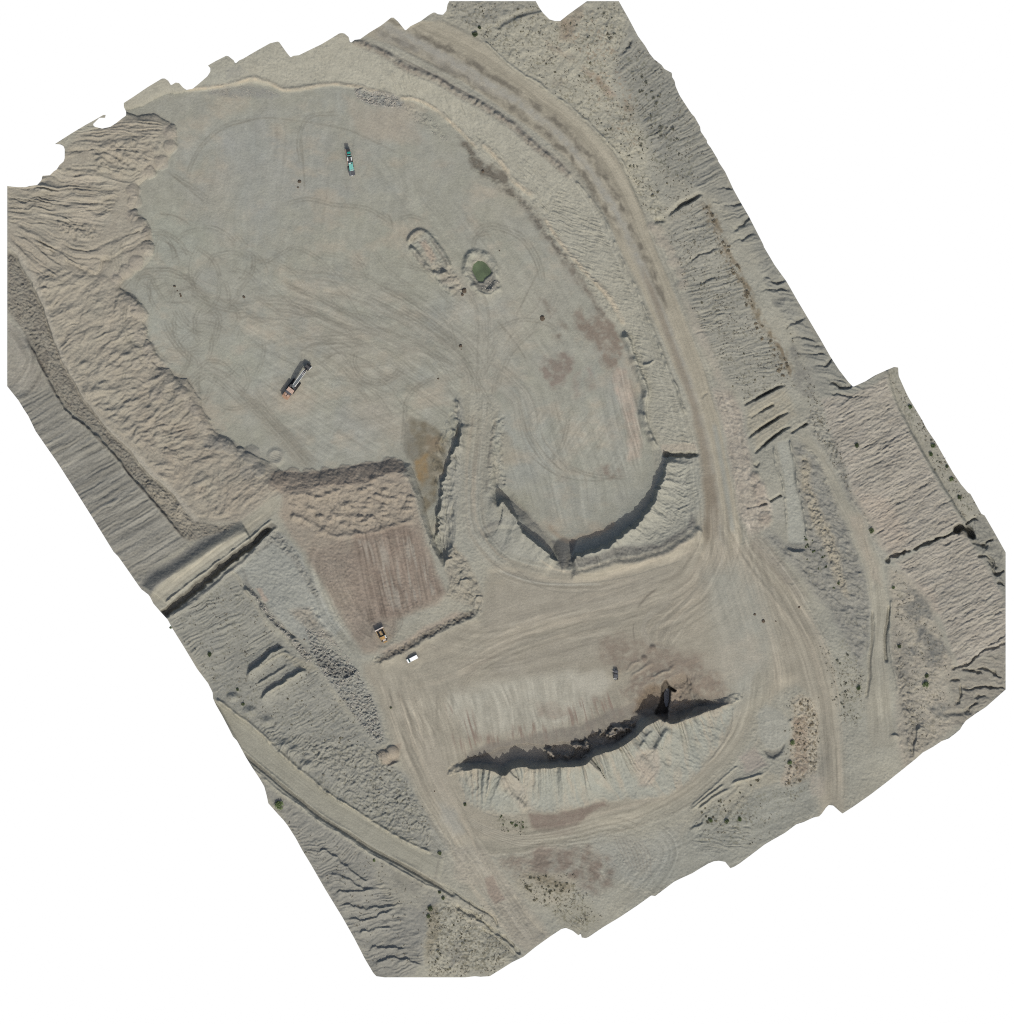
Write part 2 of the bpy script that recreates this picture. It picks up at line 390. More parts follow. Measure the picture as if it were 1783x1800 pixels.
# grey talus cone and, under the rim, the bank's shade painted in dark grey
area("968,950 990,946 1014,950 1004,975 1000,995 990,1004 982,992 976,970", (112, 111, 107), .95, 2, .5)
sq = bbox(np.array([[950, 940], [1030, 1010]]), 4); d = np.hypot((GX[sq] - 990) / 24, (GY[sq] - 1000) / 56); Z[sq] = np.maximum(Z[sq], FL + 6.2 * np.clip(1 - d, 0, 1))
area("985,995 1000,980 1040,978 1090,962 1160,958 1205,925 1215,900 1222,918 1190,950 1160,967 1120,974 1060,986 1020,998", (110, 109, 105), .85, 4, .5, .3)
bumps("985,995 1000,980 1040,978 1090,962 1160,958 1205,925 1215,900 1222,918 1190,950 1160,967 1060,986 1020,998", 3, .5, 3, .5, 121)
cliff("1000,1000 1022,998 1060,987 1120,975 1160,967 1195,948 1222,916", 2.3, 14, 18, 1.2, 11)
s, u, v, L = line_uv("968,930 990,945 1010,948 1060,935 1075,925", 8, .8, 4); paint(s, np.clip(1 - np.abs(v) / 8, 0, 1) * .6, (150, 132, 112))
stroke("940,975 965,995 992,1005 1022,1002 1060,990 1120,978 1160,970 1200,950 1225,920", (176, 168, 150), 2, .7, brk=.3)
# block west of the crescent
area("842,930 868,908 905,900 940,950 965,985 930,990 880,965", (150, 150, 140), .7, 6)
wall("838,938 862,920 885,915 905,920", -1.6, 10, 30)
area("838,935 862,915 886,910 876,925 850,950", (118, 117, 112), .7, 3, .5)

# ---------------- west face of the ramp, the sump under it
area("776,880 783,830 806,765 802,700 815,700 820,760 812,850 800,950 788,985 770,960", (148, 147, 137), .7, 4, .6)
bumps("756,800 806,690 818,760 806,860 792,985 762,960 768,870", 6, 1.3, 4, .6, 131, 3, 78, 2.6)
rills("762,860 800,850 800,960 775,975 755,960", 96, 5, 30, 1.1, 4, .5, 133)
cliff("762,945 768,910 772,875 776,845 786,812 796,790 806,770 806,745"[::1], 4.0, 5, 8, 3, 13, .4, 8)
area("722,735 750,738 790,770 775,830 768,880 745,900 735,850 722,815 715,780", (118, 111, 94), .85, 6, .8, .8, 12, 135)
area("726,810 752,800 756,840 745,855 736,850", (140, 117, 80), .7, 5, .8, .6, 6, 136)
area("752,765 772,770 775,790 755,800 745,785", (138, 121, 98), .5, 6, .8, .7, 8, 137)
area("712,740 724,750 738,800 722,812 712,790", (124, 122, 112), .6, 4, 1, .8, 5, 138)
for ln in ("800,700 806,712 800,722", "795,735 808,742 806,755", "790,752 800,760 798,770"):
    ridge(ln, 1.6, 5, .5)

# ---------------- east side of ramp
for ln in ("868,750 862,790 858,830 855,870", "872,735 868,760"): stroke(ln, (120, 117, 108), 3, .6, brk=.5)
bumps("862,740 890,730 890,860 870,870 858,860", 6, .9, 4, .6, 141)
area("884,760 900,770 905,810 892,830 884,800", (150, 142, 124), .5, 6)
flow("842,690 838,760 834,830 832,890 838,930 860,965 900,995 960,1010", 22, 3.2, 120, .06, 143)
flow("842,690 838,760 834,830 832,890 838,930 860,965 900,995 960,1010", 12, 5, 200, .35, 144, rgb=(166, 163, 150))

# ---------------- rings of bunded soil on the floor
PRING = P("820,468 823,456 832,447 848,447 860,454 869,468 874,484 873,499 862,511 848,512 834,504 823,490")
ridge(PRING, 1.6, 9.5, .5, 4, .6, 8, closed=True)
bumps("812,460 825,440 850,438 872,455 884,480 880,505 862,522 835,518 815,495", 4, .5, 5, .6, 148)
area("838,452 856,456 868,478 868,498 852,505 838,497 828,478 830,462", (146, 142, 130), .6, 5)
POND = P("840,458 850,459 855.5,463 861.7,472 865.5,479 859,485 851.7,491 849,495.5 844,496 841,495.5 834.5,484.5 830,475.5 832,464.5")
s, d = poly_sd(POND, 12, 0); Z[s] -= 2.2 * sst(d, -2.5, 3)
area("826,498 846,496 866,486 880,494 874,508 858,516 846,510", (124, 121, 114), .7, 3, .4)
wall("838,506 848,512 860,515 870,508 882,497", 1.2, 4, 6, .3)
ridge("719,430 722,416 732,407 741,404 752,411 763,424 776,440 787,458 790,474", 1.7, 6.5, .3, lump=.4, lam=8)
ridge("719,430 729,441 741,458 753,473 764,482 778,480 790,474", 1.6, 7, .3, lump=.5, lam=8)
area("738,425 748,422 760,440 768,455 758,462 746,446", (164, 147, 130), .7, 4, .4)
stroke("722,424 731,410 741,404 752,410", (122, 119, 111), 4, .7); stroke("754,415 766,430 776,446 788,464", (128, 124, 116), 4, .5); stroke("724,438 738,458 752,474 762,482", (128, 124, 116), 4, .6)
bumps("715,430 722,408 745,396 770,412 796,470 780,490 750,488 728,455", 4, .5, 5, .6, 149)
bumps("745,470 790,465 812,490 815,520 790,520 765,495", 7, 1.1, 6, .6, 151)
for (x, y, r, h) in ((782, 481, 8, 1.3), (800, 492, 7, 1.2), (775, 497, 6, .8), (795, 508, 6, .7)):
    sq = bbox(np.array([[x - r, y - r], [x + r, y + r]]), 4); Z[sq] += h * np.clip(1 - np.hypot(GX[sq] - x, GY[sq] - y) / r, 0, 1)
area("770,480 806,490 806,500 778,498", (132, 126, 117), .5, 4)
# ================================================================== WEST: SPOIL BANKS
DUMP = "13,330 100,285 140,235 215,205 272,202 298,214 310,240 300,278 262,310 243,328 238,370 262,395 270,425 250,470 215,500 240,525 258,550 256,580 275,620 300,650 335,670 355,705 372,745 400,775 440,795 490,825 500,865 470,885 440,905 417,920 345,920 300,866 260,828 210,775 160,725 125,672 100,620 75,540 52,480 13,425"
area(DUMP, (153, 146, 131), .8, 6, .5, .35, 22, 201)
s, d = poly_sd(DUMP, 8, .5)
pk = sst(d, -2, 8) * np.clip(.45 + .9 * fbm(GX[s] / 38, GY[s] / 38, 203, 3), 0, 1)
paint(s, pk * .55, (155, 146, 131))
# chaotic tipped loads in the middle, oblique ripples
rills("62,500 100,470 165,470 215,500 245,525 258,580 300,650 350,700 330,760 260,800 200,760 150,705 112,640 78,540", -36, 7.0, 26, .85, 8, .7, 205, sharp=False, bend=5)
rills("150,560 240,540 300,660 350,720 380,790 330,830 250,780 190,700", -20, 5, 20, .5, 8, .7, 207, sharp=False, bend=5)
bumps("62,500 165,470 258,580 350,700 430,800 480,860 417,915 345,915 260,820 160,715 100,610", 17, .8, 8, .6, 209, 4, -35, 1.8)
rills("62,480 90,470 130,560 160,650 140,690 110,640 80,545", -24, 5, 16, .55, 5, .5, 211, sharp=False)
rills("190,740 260,720 330,790 330,850 280,830 215,775", 60, 6, 13, .6, 6, .5, 213, sharp=False)
rills("265,745 345,735 350,780 275,790", -14, 4, 26, .5, 4, .5, 215, sharp=False)
rills("290,775 360,780 352,815 285,812", 12, 5, 30, .6, 4, .5, 217, sharp=False)
rills("320,840 400,850 420,915 350,915 310,870", -40, 7, 14, .6, 5, .6, 219, sharp=False)
rills("395,800 480,830 470,880 420,900 380,860", 145, 4, 20, .5, 5, .5, 221, sharp=False)
rills("420,880 480,850 500,868 440,905", -32, 4, 24, .5, 4, .4, 223, sharp=False)
rills("160,520 215,505 262,552 240,575 160,590", -20, 6, 26, .65, 5, .5, 225, sharp=False)
rills("255,690 320,690 340,720 270,735", -35, 4, 20, .5, 4, .5, 226, sharp=False)
# every tipped load keeps its own sharp little heap
def heaps(pg, sp, ang, el, r0, r1, h0, h1, seed, soft=8):
    s, d = poly_sd(pg, soft + 4, .5); m = sst(d, 0, soft)
    pp = P(pg) if isinstance(pg, str) else pg
    F = np.zeros(d.shape, f32); rr = random.Random(seed)
    x, y = GX[s] + .5 * WARPX[s], GY[s] + .5 * WARPY[s]
    gx0, gy0 = float(GX[s][0, 0]), float(GY[s][0, 0])
    (x0, y0), (x1, y1) = pp.min(0), pp.max(0)
    yy = y0; row = 0
    while yy < y1:
        xx = x0 + (row % 2) * sp * .5
        while xx < x1:
            cx, cy = xx + rr.uniform(-.45, .45) * sp, yy + rr.uniform(-.45, .45) * sp
            xx += sp
            r = rr.uniform(r0, r1); h = rr.uniform(h0, h1); a = math.radians(ang + rr.uniform(-22, 22) + 45 * math.sin(cx / 41 + cy / 57 + seed)); e = el * rr.uniform(.6, 1.6)
            R = r * e + 2
            i0 = max(0, int((cx - R - gx0) / ST)); i1 = min(F.shape[1], int((cx + R - gx0) / ST) + 1); j0 = max(0, int((cy - R - gy0) / ST)); j1 = min(F.shape[0], int((cy + R - gy0) / ST) + 1)
            if i1 <= i0 or j1 <= j0: continue
            q = (slice(j0, j1), slice(i0, i1)); dx, dy = x[q] - cx, y[q] - cy
            u_ = (dx * math.cos(a) + dy * math.sin(a)) / e; v_ = -dx * math.sin(a) + dy * math.cos(a)
            v_ = np.where(v_ < 0, v_ * 1.35, v_ * .8)
            F[q] = np.maximum(F[q], h * np.clip(1 - np.sqrt(u_ * u_ + v_ * v_) / r, 0, 1))
        yy += sp * .72; row += 1
    Z[s] += F * m * np.clip(.55 + 1.0 * fbm(GX[s] / 30, GY[s] / 30, seed + 1, 2), .05, 1.2)
heaps("62,480 100,465 165,468 215,500 245,525 258,580 300,650 345,700 370,760 300,800 260,812 200,756 150,700 112,636 78,540", 13, -36, 2.0, 6, 15, .4, 1.8, 2001)
heaps("250,780 370,760 430,800 480,840 417,912 345,912 300,860 262,825", 12, -40, 1.9, 5, 14, .4, 1.6, 2003)
heaps("150,262 190,245 270,235 290,255 250,305 205,312 170,300", 10, 25, 1.6, 6, 10, .7, 1.6, 2005)
heaps("95,385 170,395 180,420 130,425 100,410", 8, 20, 1.4, 5, 7, .4, 1.0, 2007, 4)
s, d = poly_sd("230,640 350,690 420,790 500,862 420,915 345,912 300,860 240,780", 14, 1); paint(s, sst(d, -6, 20) * np.clip(.4 + .8 * fbm(GX[s] / 22, GY[s] / 22, 2009, 3), 0, 1) * .5, (146, 134, 119))
# push ridges in the north west corner
rills("13,327 110,290 205,322 215,345 190,380 13,372", 4, 6, 90, .9, 5, .5, 231, sharp=True, bend=6)
rills("13,327 110,290 205,322 215,345 190,380 13,372", 1, 15, 150, 1.5, 5, .5, 230, sharp=False, bend=8)
streaks("13,327 110,290 205,322 215,345 190,400 13,385", 5, 4, 90, .07, soft=5, seed=228)
rills("13,372 190,378 185,402 60,398 13,392", 14, 6, 90, .9, 4, .4, 233, sharp=True)
rills("105,275 140,232 215,204 290,215 280,245 180,262 120,280", -4, 6, 80, .8, 4, .5, 235, sharp=True)
bumps("150,262 270,235 290,255 250,305 205,312 170,300", 9, 1.2, 4, .8, 237, 3, 35, 1.6)
rills("165,270 235,265 225,300 180,305", 35, 8, 22, .8, 4, .6, 238, sharp=False)
bumps("95,385 170,395 180,420 130,425 100,410", 6, 1.0, 4, .7, 239)
plough("10,332 60,338 120,342 205,345", 20, 6, 70, 0.75, 1201); plough("10,362 80,368 150,372 200,362", 16, 6, 70, 0.75, 1202)
plough("28,398 60,412 100,430 150,444 190,441 225,424 268,408", 19, 6.5, 60, 0.94, 1203)
plough("13,385 70,392 130,402 185,408", 9, 5, 50, 0.6, 1204)
for k, ln in enumerate(("10,415 40,448 75,478 100,492", "30,420 60,446 95,470 125,478", "70,432 100,452 130,468 160,474")): plough(ln, 13, 7, 60, 0.75, 1210 + k)
plough("110,268 160,262 220,262 262,268", 9, 5, 50, 0.6, 1220); plough("120,300 170,300 220,312 250,300", 14, 6, 40, 0.75, 1221); plough("130,232 180,224 230,222 290,228", 12, 5, 50, 0.6, 1222)
plough("165,252 200,240 240,238 285,245", 8, 5, 30, 0.6, 1223)
wall("110,452 140,460 165,474 176,456 200,450", -1.6, 5, 12)
# smooth lobes at the toe where loads were tipped
LOBES = [(298, 232, 14), (300, 258, 13), (285, 285, 14), (262, 300, 14), (235, 335, 13), (238, 355, 13), (232, 378, 12), (244, 392, 13), (258, 410, 11), (256, 438, 16), (240, 462, 15), (222, 478, 14), (205, 488, 12), (228, 528, 13), (240, 545, 12),
         (245, 588, 15), (262, 612, 12), (268, 632, 13), (285, 660, 13), (300, 672, 14), (318, 690, 13), (335, 712, 14), (345, 722, 12), (360, 752, 13), (372, 778, 15), (388, 780, 15), (405, 785, 14), (420, 796, 11), (442, 800, 18), (455, 826, 14), (435, 830, 14), (240, 640, 10), (275, 694, 14)]
for i, (x, y, r) in enumerate(LOBES):
    sq = bbox(np.array([[x - r, y - r], [x + r, y + r]]), 6)
    d = np.hypot(GX[sq] - x, GY[sq] - y) + 3.2 * fbm(GX[sq] / 8, GY[sq] / 8, i, 3)
    c = np.clip(1 - (d / r) ** 2, 0, 1) ** 1.4
    if i % 3 == 0: Z[sq] = np.maximum(Z[sq], FL + 2.6 * np.sqrt(c) * (c > 0) + .25 * fbm(GX[sq] / 3, GY[sq] / 3, i + 40, 2) * (c > 0))
    else: Z[sq] += 1.1 * np.sqrt(c)
    grey = x > 355 and y > 765
    paint(sq, sst(c, 0, .2) * .6, (136, 133, 125) if grey else ((151, 144, 131) if i % 2 else (145, 138, 127)))
# lone cone of gravel on the floor edge
sq = bbox(np.array([[470, 785], [500, 815]]), 6)
d = np.hypot(GX[sq] - 485, GY[sq] - 803)
Z[sq] += .8 * np.clip(1 - np.abs(d - 11) / 6.5, 0, 1)
paint(sq, sst(d, 17, 12) * .6, (146, 143, 133))
Z[sq] += .12 * np.sin(GX[sq] * .5 - GY[sq] * 1.6) * sst(d, 10, 8)
# pale track and rubble bench
PATH = "13,428 32,448 54,482 66,506 80,545 94,592 106,622 118,648 131,676 146,704 166,730 191,757 216,780 242,803 266,832 292,852 305,868 322,886 344,914"
s, u, v, L = line_uv(PATH, 10, .25, 4); paint(s, np.clip(1.3 - np.abs(v) / 6, 0, 1) * .75, (163, 157, 143))
RUB = "13,440 30,452 52,488 66,518 80,555 95,600 112,636 128,670 150,708 185,753 235,800 262,836 290,858 318,890 340,917 385,922 420,918 400,935 352,950 333,952 318,940 300,918 280,893 255,862 240,846 218,818 195,790 165,760 140,738 118,716 98,688 80,655 62,618 45,588 25,560 13,540"
area(RUB, (126, 121, 111), .85, 4, .6, .35, 10, 241)
rills(RUB, 52, 4, 22, .55, 3, .6, 243, bend=4)
bumps(RUB, 3, .8, 4, .6, 245)
area("256,862 285,862 305,880 335,925 320,935 295,905", (150, 143, 128), .7, 4, 1, .6, 8, 247)
wall(RUB and "13,436 30,450 52,486 66,512 80,550 95,596 112,632 128,664 150,702 185,749 235,796 262,832 290,854 318,886", -1.6, 4, 10, .4)
# crest and the long grey face below it
CREST = "45,589 54,609 73,640 88,675 108,708 126,733 141,742 164,763 184,784 202,801 222,826 240,849 260,871 286,901 308,929 331,951"
cl = P(CREST)
s, u, v, L = line_uv(cl, 60, .4, 3)
jag = 1.5 * vnoise(u / 6, u * 0, 251) + 1.0 * vnoise(u / 17, u * 0, 252)
Z[s] += 2.2 * sst(v + jag, -2.5, 1.5) * np.where(v > 1.5, np.exp(-(v - 1.5) / 14), 1) * sst(u, 0, 30) * sst(L - u, 0, 50)
stroke(CREST, (98, 92, 84), 3.2, .75, brk=.4)  # dark line of shade along the crest, painted into the colour
FACE = "13,668 60,690 88,678 108,712 140,746 184,788 222,830 260,875 308,933 331,953 300,975 255,1010 246,1032 150,900 13,690"
s, d = area(FACE, (131, 129, 121), .9, 5, .3)
rills(FACE, -30, 4.6, 80, .62, 4, .25, 255, sharp=False, bend=2)
rills(FACE, -31, 10, 130, .6, 4, .25, 256, sharp=True, bend=3)
streaks(FACE, -30, 4, 80, .07, soft=3, seed=257)
area("13,560 40,580 75,650 85,680 60,690 13,670", (141, 136, 126), .7, 8, .6, .4, 12, 259)
flow("30,560 62,620 60,650 40,680 13,690", 30, 5, 60, .09, 261)

# ---------------- causeway
CB = "243,1028 262,1005 314,974 360,945 409,929 424,918 400,940 345,985 300,1018 262,1047"
area(CB, (119, 118, 113), .85, 3, .4, .25, 5, 271)
wall("246,1030 262,1010 314,978 360,948 405,922 425,912", 3.6, 24, 16, .3, endf=4)
CAUSE = "262,1046 300,1012 345,976 405,932 440,903 480,874 492,890 470,912 440,932 400,962 345,1006 285,1052 272,1062"
area(CAUSE, (152, 148, 133), .85, 3, .3)
flow("268,1054 330,1004 400,950 485,888", 13, 3, 120, .07, 273)
stroke("300,1026 345,992 400,948 470,900", (172, 165, 146), 2, .6); stroke("276,1058 345,1004 410,958 486,900", (120, 116, 106), 1.6, .5)
ridge("290,1060 345,1018 382,990 430,952 480,912", 1.3, 3.2, .3, lump=.5, lam=8)
stroke("282,1066 345,1017 400,976 455,935 485,910", (160, 156, 142), 2.4, .6)
s, u, v = trench("284,1083 300,1070 345,1034 384,1000 425,968 455,944 478,926", 5.0, 9, .5, jag=.2, endf=10)
paint(s, sst(9 - np.abs(v), 0, 3) * .6, (104, 100, 93))  # shadow inside the trench painted into the colour too
bumps("286,1080 384,996 455,940 462,952 400,1000 300,1084", 3, .7, 3, .5, 277)
ridge("300,1086 350,1050 400,1010 432,985 462,950 490,925", 1.5, 6, .4, lump=.3)
stroke("298,1088 350,1050 400,1010 432,985 460,955", (158, 154, 142), 3.5, .7)

# ---------------- grey yard south of the causeway
YARD = "412,1005 432,985 452,955 480,935 500,940 530,975 545,1005 565,1050 600,1105 580,1130 540,1130 520,1120 480,1075 450,1040"
area(YARD, (147, 149, 142), .85, 5, .6)
bumps(YARD, 5, .25, 5, .5, 281)
flow("520,1060 535,1085 520,1110 500,1120", 30, 3, 40, .05, 283)
bumps("432,985 455,950 482,933 505,945 545,1010 570,1060 545,1040 510,985 480,955", 4, 1.0, 3, .7, 285, 3, -30, 2)
area("432,985 455,950 482,933 505,945 545,1010 570,1060 545,1040 510,985 480,958", (133, 132, 125), .6, 4, .7, .5, 6, 286)
area("448,1035 460,1035 472,1055 465,1060", (168, 150, 134), .7, 3)
wall("468,1060 440,1052 425,1030 408,1008", 0.5, 3, 6)
RUBW = "405,1005 425,1000 440,1035 470,1070 500,1110 540,1140 560,1165 590,1190 615,1225 640,1265 660,1290 680,1300 672,1310 640,1295 600,1245 560,1195 530,1155 490,1135 465,1095 435,1060"
area("428,1000 440,1035 448,1045 462,1060 478,1078 500,1100 515,1120 540,1140 552,1160 540,1165 520,1140 495,1112 470,1085 445,1055 425,1020", (127, 126, 119), .75, 4, .8, .4, 6, 288)
bumps("428,1000 448,1045 478,1078 515,1115 552,1160 540,1165 495,1112 445,1055", 3.5, 1.2, 3, .7, 289)
for ln in ("425,1030 437,1042 452,1058 470,1082 490,1105 505,1118 525,1135",):
    ridge(ln, 1.6, 6, .7, lump=.8, lam=9)
stroke("415,1015 430,1040 450,1068 470,1100 492,1128", (160, 155, 140), 3, .6, brk=.3)
# rock debris
ROCKY = "535,1105 560,1120 580,1140 610,1160 625,1172 640,1195 655,1225 665,1250 672,1280 678,1300 665,1310 640,1285 610,1240 590,1215 560,1175 545,1150"
area(ROCKY, (138, 139, 134), .8, 5, .8, .4, 6, 291)
bumps(ROCKY, 2.6, 1.3, 4, .7, 292)
area("555,1150 590,1165 625,1178 615,1192 590,1190 560,1170", (112, 112, 108), .7, 4, .7, .4, 4, 293)
bumps("540,1140 625,1178 615,1195 590,1195 545,1165", 3, 1.2, 3, .7, 294)
wall("600,1192 612,1188 622,1180 628,1172", 1.5, 3, 6)
area("548,1115 580,1108 620,1150 640,1180 600,1160 565,1135", (151, 150, 138), .7, 4, .6)
area("510,1072 545,1065 560,1090 590,1130 560,1120 530,1100", (146, 139, 126), .7, 6, .8, .5)
bumps("500,1070 560,1065 590,1125 540,1115", 8, .8, 5, .7, 296)

# ---------------- west hillside with rills and dry washes
WH = "296,1090 345,1045 400,1008 425,1030 470,1100 540,1165 600,1245 660,1310 720,1370 760,1440 800,1490 770,1505 700,1480 620,1430 550,1380 500,1335 440,1275 378,1228 366,1201 326,1141"
area(WH, (137, 137, 129), .8, 6, .5, .25, 25, 301)
rills("296,1090 345,1045 405,1008 440,1060 500,1130 440,1160 380,1225 330,1145", -28, 4.4, 40, .6, 8, .5, 303, bend=4)
rills("420,1200 500,1140 560,1180 640,1290 600,1340 500,1330 440,1275", -30, 5, 26, .6, 8, .5, 305, bend=4)
rills("440,1275 500,1280 600,1300 700,1370 770,1470 760,1500 620,1430 500,1335", -52, 5.5, 14, .75, 8, .8, 307, bend=6)
bumps("520,1290 660,1310 720,1370 770,1460 700,1470 600,1400", 4, .9, 8, .8, 309)
for ln, dz in (("428,1182 445,1172 462,1158 478,1143 492,1137 503,1137", 3.6), ("455,1226 475,1212 500,1195 520,1182 538,1174", 2.9)):
    s, u, v, e = wall(ln, dz, 4.5, 7, .5, jag=1)
ridge("440,1182 470,1165 500,1148 515,1160", 1.0, 4, .4)
ridge("450,1205 480,1190 510,1170", 1.2, 4, .5)
stroke("445,1180 480,1158 505,1145", (158, 154, 137), 2.5, .6); stroke("470,1222 500,1202 535,1180", (158, 154, 137), 2.5, .5)
area("495,1150 545,1165 560,1180 530,1180", (153, 147, 128), .6, 4, .8, .6, 5, 311)
for (x, y, r) in ((440, 1250, 14), (470, 1268, 13), (500, 1310, 16), (515, 1320, 14), (410, 1225, 12), (540, 1345, 14)):
    sq = bbox(np.array([[x - r, y - r], [x + r, y + r]]), 4)
    d = np.hypot(GX[sq] - x, (GY[sq] - y) * 1.3); Z[sq] += 2.2 * np.clip(1 - d / r, 0, 1)

# ---------------- service road along the foot
SROAD = "376,1230 391,1240 442,1279 502,1337 553,1380 629,1431 700,1476 745,1498 770,1505 780,1508 775,1540 762,1541 710,1515 654,1484 578,1439 528,1401 477,1360 424,1317"
area(SROAD, (147, 145, 131), .95, 2.5, .15)
s, d = poly_sd(SROAD, 6, .15); m = sst(d, -2, 4); Z[s] = Z[s] * (1 - m) + (19.2 + .02 * vnoise(GX[s] / 20, GY[s] / 20, 1)) * m
flow("385,1260 430,1300 500,1355 560,1400 640,1445 720,1490 780,1525", 16, 2.6, 160, .045, 321)
ridge("376,1227 391,1236 442,1275 502,1332 553,1375 629,1427 700,1471 760,1500", 1.2, 4.5, .35, lump=.5, lam=8)
stroke("376,1227 391,1236 442,1275 502,1332 553,1375 629,1427 700,1471 760,1500", (160, 155, 136), 4, .7, brk=.5)
s, u, v = trench("422,1320 475,1364 528,1407 578,1445 654,1491 710,1522 765,1553 800,1576", 1.8, 5, .3)
stroke("422,1319 475,1363 528,1406 578,1444 654,1490 710,1521 765,1552 785,1565", (104, 102, 95), 2.2, .7)
ridge("425,1335 475,1378 528,1418 578,1455 654,1500 720,1540 770,1565", 1.1, 4, .5, lump=.6)
stroke("765,1553 768,1530 774,1505", (126, 122, 112), 2.2, .5)

# ---------------- south west badland
SWL = "430,1340 480,1390 530,1425 590,1465 660,1510 740,1552 770,1570 775,1600 755,1640 745,1690 720,1718 660,1718 570,1560 500,1440"
area(SWL, (134, 133, 126), .85, 6, .5, .3, 22, 331)
rills("500,1440 560,1470 640,1530 690,1560 740,1640 750,1700 700,1718 650,1718 570,1560", -14, 7, 40, .8, 8, .6, 333, bend=6)
rills("480,1390 560,1450 650,1500 600,1530 540,1500", -40, 5, 25, .5, 8, .6, 335)
for ln in ("560,1488 590,1505 625,1535 650,1545", "580,1530 610,1545 655,1560", "585,1568 620,1565 668,1552", "600,1590 640,1595 690,1585", "610,1618 650,1612 690,1590", "630,1640 660,1632 690,1622", "640,1672 680,1660 720,1660", "655,1690 700,1680 745,1690"):
    wall(ln, 1.4, 3, 9, 1, jag=1)
area("655,1510 720,1540 765,1570 740,1600 690,1590 660,1550", (150, 147, 133), .6, 8, .8, .7, 10, 339)
area("690,1530 745,1555 730,1570 690,1555", (128, 126, 117), .6, 5, .8, .8, 5, 340)
area("755,1600 790,1580 850,1600 900,1640 905,1685 860,1716 750,1718 748,1660", (157, 154, 139), .8, 7, .8, .4, 14, 341)
bumps("755,1600 790,1580 850,1600 905,1685 860,1716 750,1718", 5, .5, 6, .8, 342)
area("780,1570 815,1580 850,1595 880,1615 860,1640 830,1625 795,1600", (165, 160, 143), .7, 6, 1, .5)
area("755,1595 770,1590 775,1640 765,1680 752,1690 750,1640", (140, 133, 115), .7, 5, 1, .7, 5, 343)
s, u, v = trench("800,1590 830,1605 850,1620 875,1640 900,1660 915,1678", 1.6, 5, .6, jag=.5)
wall("845,1626 870,1640 890,1660 915,1680", -1.6, 5, 9, .5)
s, u, v = trench("775,1552 805,1572 830,1588 850,1600 868,1612 878,1630", 1.2, 3.4, .4)
area("788,1668 810,1662 815,1690 792,1700", (132, 130, 122), .6, 5, 1, .6, 6, 344)
# ================================================================== EAST SIDE
# haul road
HAUL = "640,62 692,31 708,48 722,46 740,37 778,36 804,48 850,75 901,121 950,152 1002,189 1045,228 1078,265 1103,308 1123,353 1153,438 1186,514 1216,589 1239,652 1262,729 1278,811 1295,892 1306,940 1300,985 1240,985 1232,955 1240,892 1239,827 1229,779 1214,715 1184,642 1153,572 1123,501 1085,429 1070,390 1052,353 1030,318 1002,283 960,247 926,222 880,190 830,155 790,130 740,105 690,80 650,66"
HC = "670,38 700,55 760,88 830,128 900,172 960,217 1010,266 1055,326 1090,386 1120,450 1150,520 1178,590 1205,660 1230,740 1246,810 1256,870 1262,920 1266,960 1262,1000"
s, d = poly_sd(HAUL, 10, .15); m = sst(d, -3, 4)
Z[s] = Z[s] * (1 - m) + (20.0 + .03 * vnoise(GX[s] / 12, GY[s] / 12, 401)) * m
paint(s, m * .9, (157, 150, 132))
flow(HC, 46, 3.5, 220, .05, 403)
stroke(HC, (152, 151, 143), 9, .6, brk=.35, seed=405)
for off, sd in ((14, 407), (-13, 409)):
    s, u, v, L = line_uv(HC, 34, .3, 6)
    vv = v - off - 3 * vnoise(u / 18, u * 0, sd)
    k = np.clip(1.35 - np.abs(vv) / (6.5 + 3 * vnoise(u / 9, u * 0, sd + 1)), 0, 1) * np.clip(.62 + .55 * vnoise(u / 12, vv / 7, sd + 2) + .3 * vnoise(u / 4, vv / 3.5, sd + 3), 0, 1)
    k *= sst(u, -10, 20) * sst(-u, -620 if off > 0 else -760, -540 if off > 0 else -700)
    paint(s, np.clip(k * 1.05, 0, .95), (112, 107, 96))
s, u, v, L = line_uv("1120,455 1150,525 1172,582 1198,650 1220,715 1236,780 1246,840 1252,900 1250,960", 16, .3, 6)
paint(s, np.clip(1.4 - np.abs(v) / (6 + sst(u, 250, 420) * 5), 0, 1) * .65 * sst(u, 0, 60) * sst(L - u, 0, 40), (131, 120, 104))
area("1236,840 1256,835 1264,900 1262,940 1242,965 1234,940 1240,890", (127, 117, 102), .7, 5, .3)
stroke("1254,740 1268,810 1280,880 1290,940", (140, 146, 142), 5, .5)
area("670,45 720,58 780,95 850,140 900,180 870,170 800,130 720,90 660,66", (146, 143, 135), .4, 8, .5, .8, 9, 411)
flow("728,48 800,75 870,118 940,168 1000,212 1060,275 1100,345 1130,430", 14, 3.5, 160, .05, 413)
# pale shoulder
for ln in ("755,40 804,52 850,80 901,126 950,157 1002,195 1045,234 1078,272", ):
    stroke(ln, (163, 158, 141), 7, .5)
stroke("850,76 901,122 950,153 1002,190 1045,229 1078,266 1103,309 1123,354", (126, 124, 112), 1.6, .5, brk=.5)
ridge("850,72 901,118 950,149 1002,186 1045,225 1080,262 1106,306", .7, 3.5, .4, lump=.6)

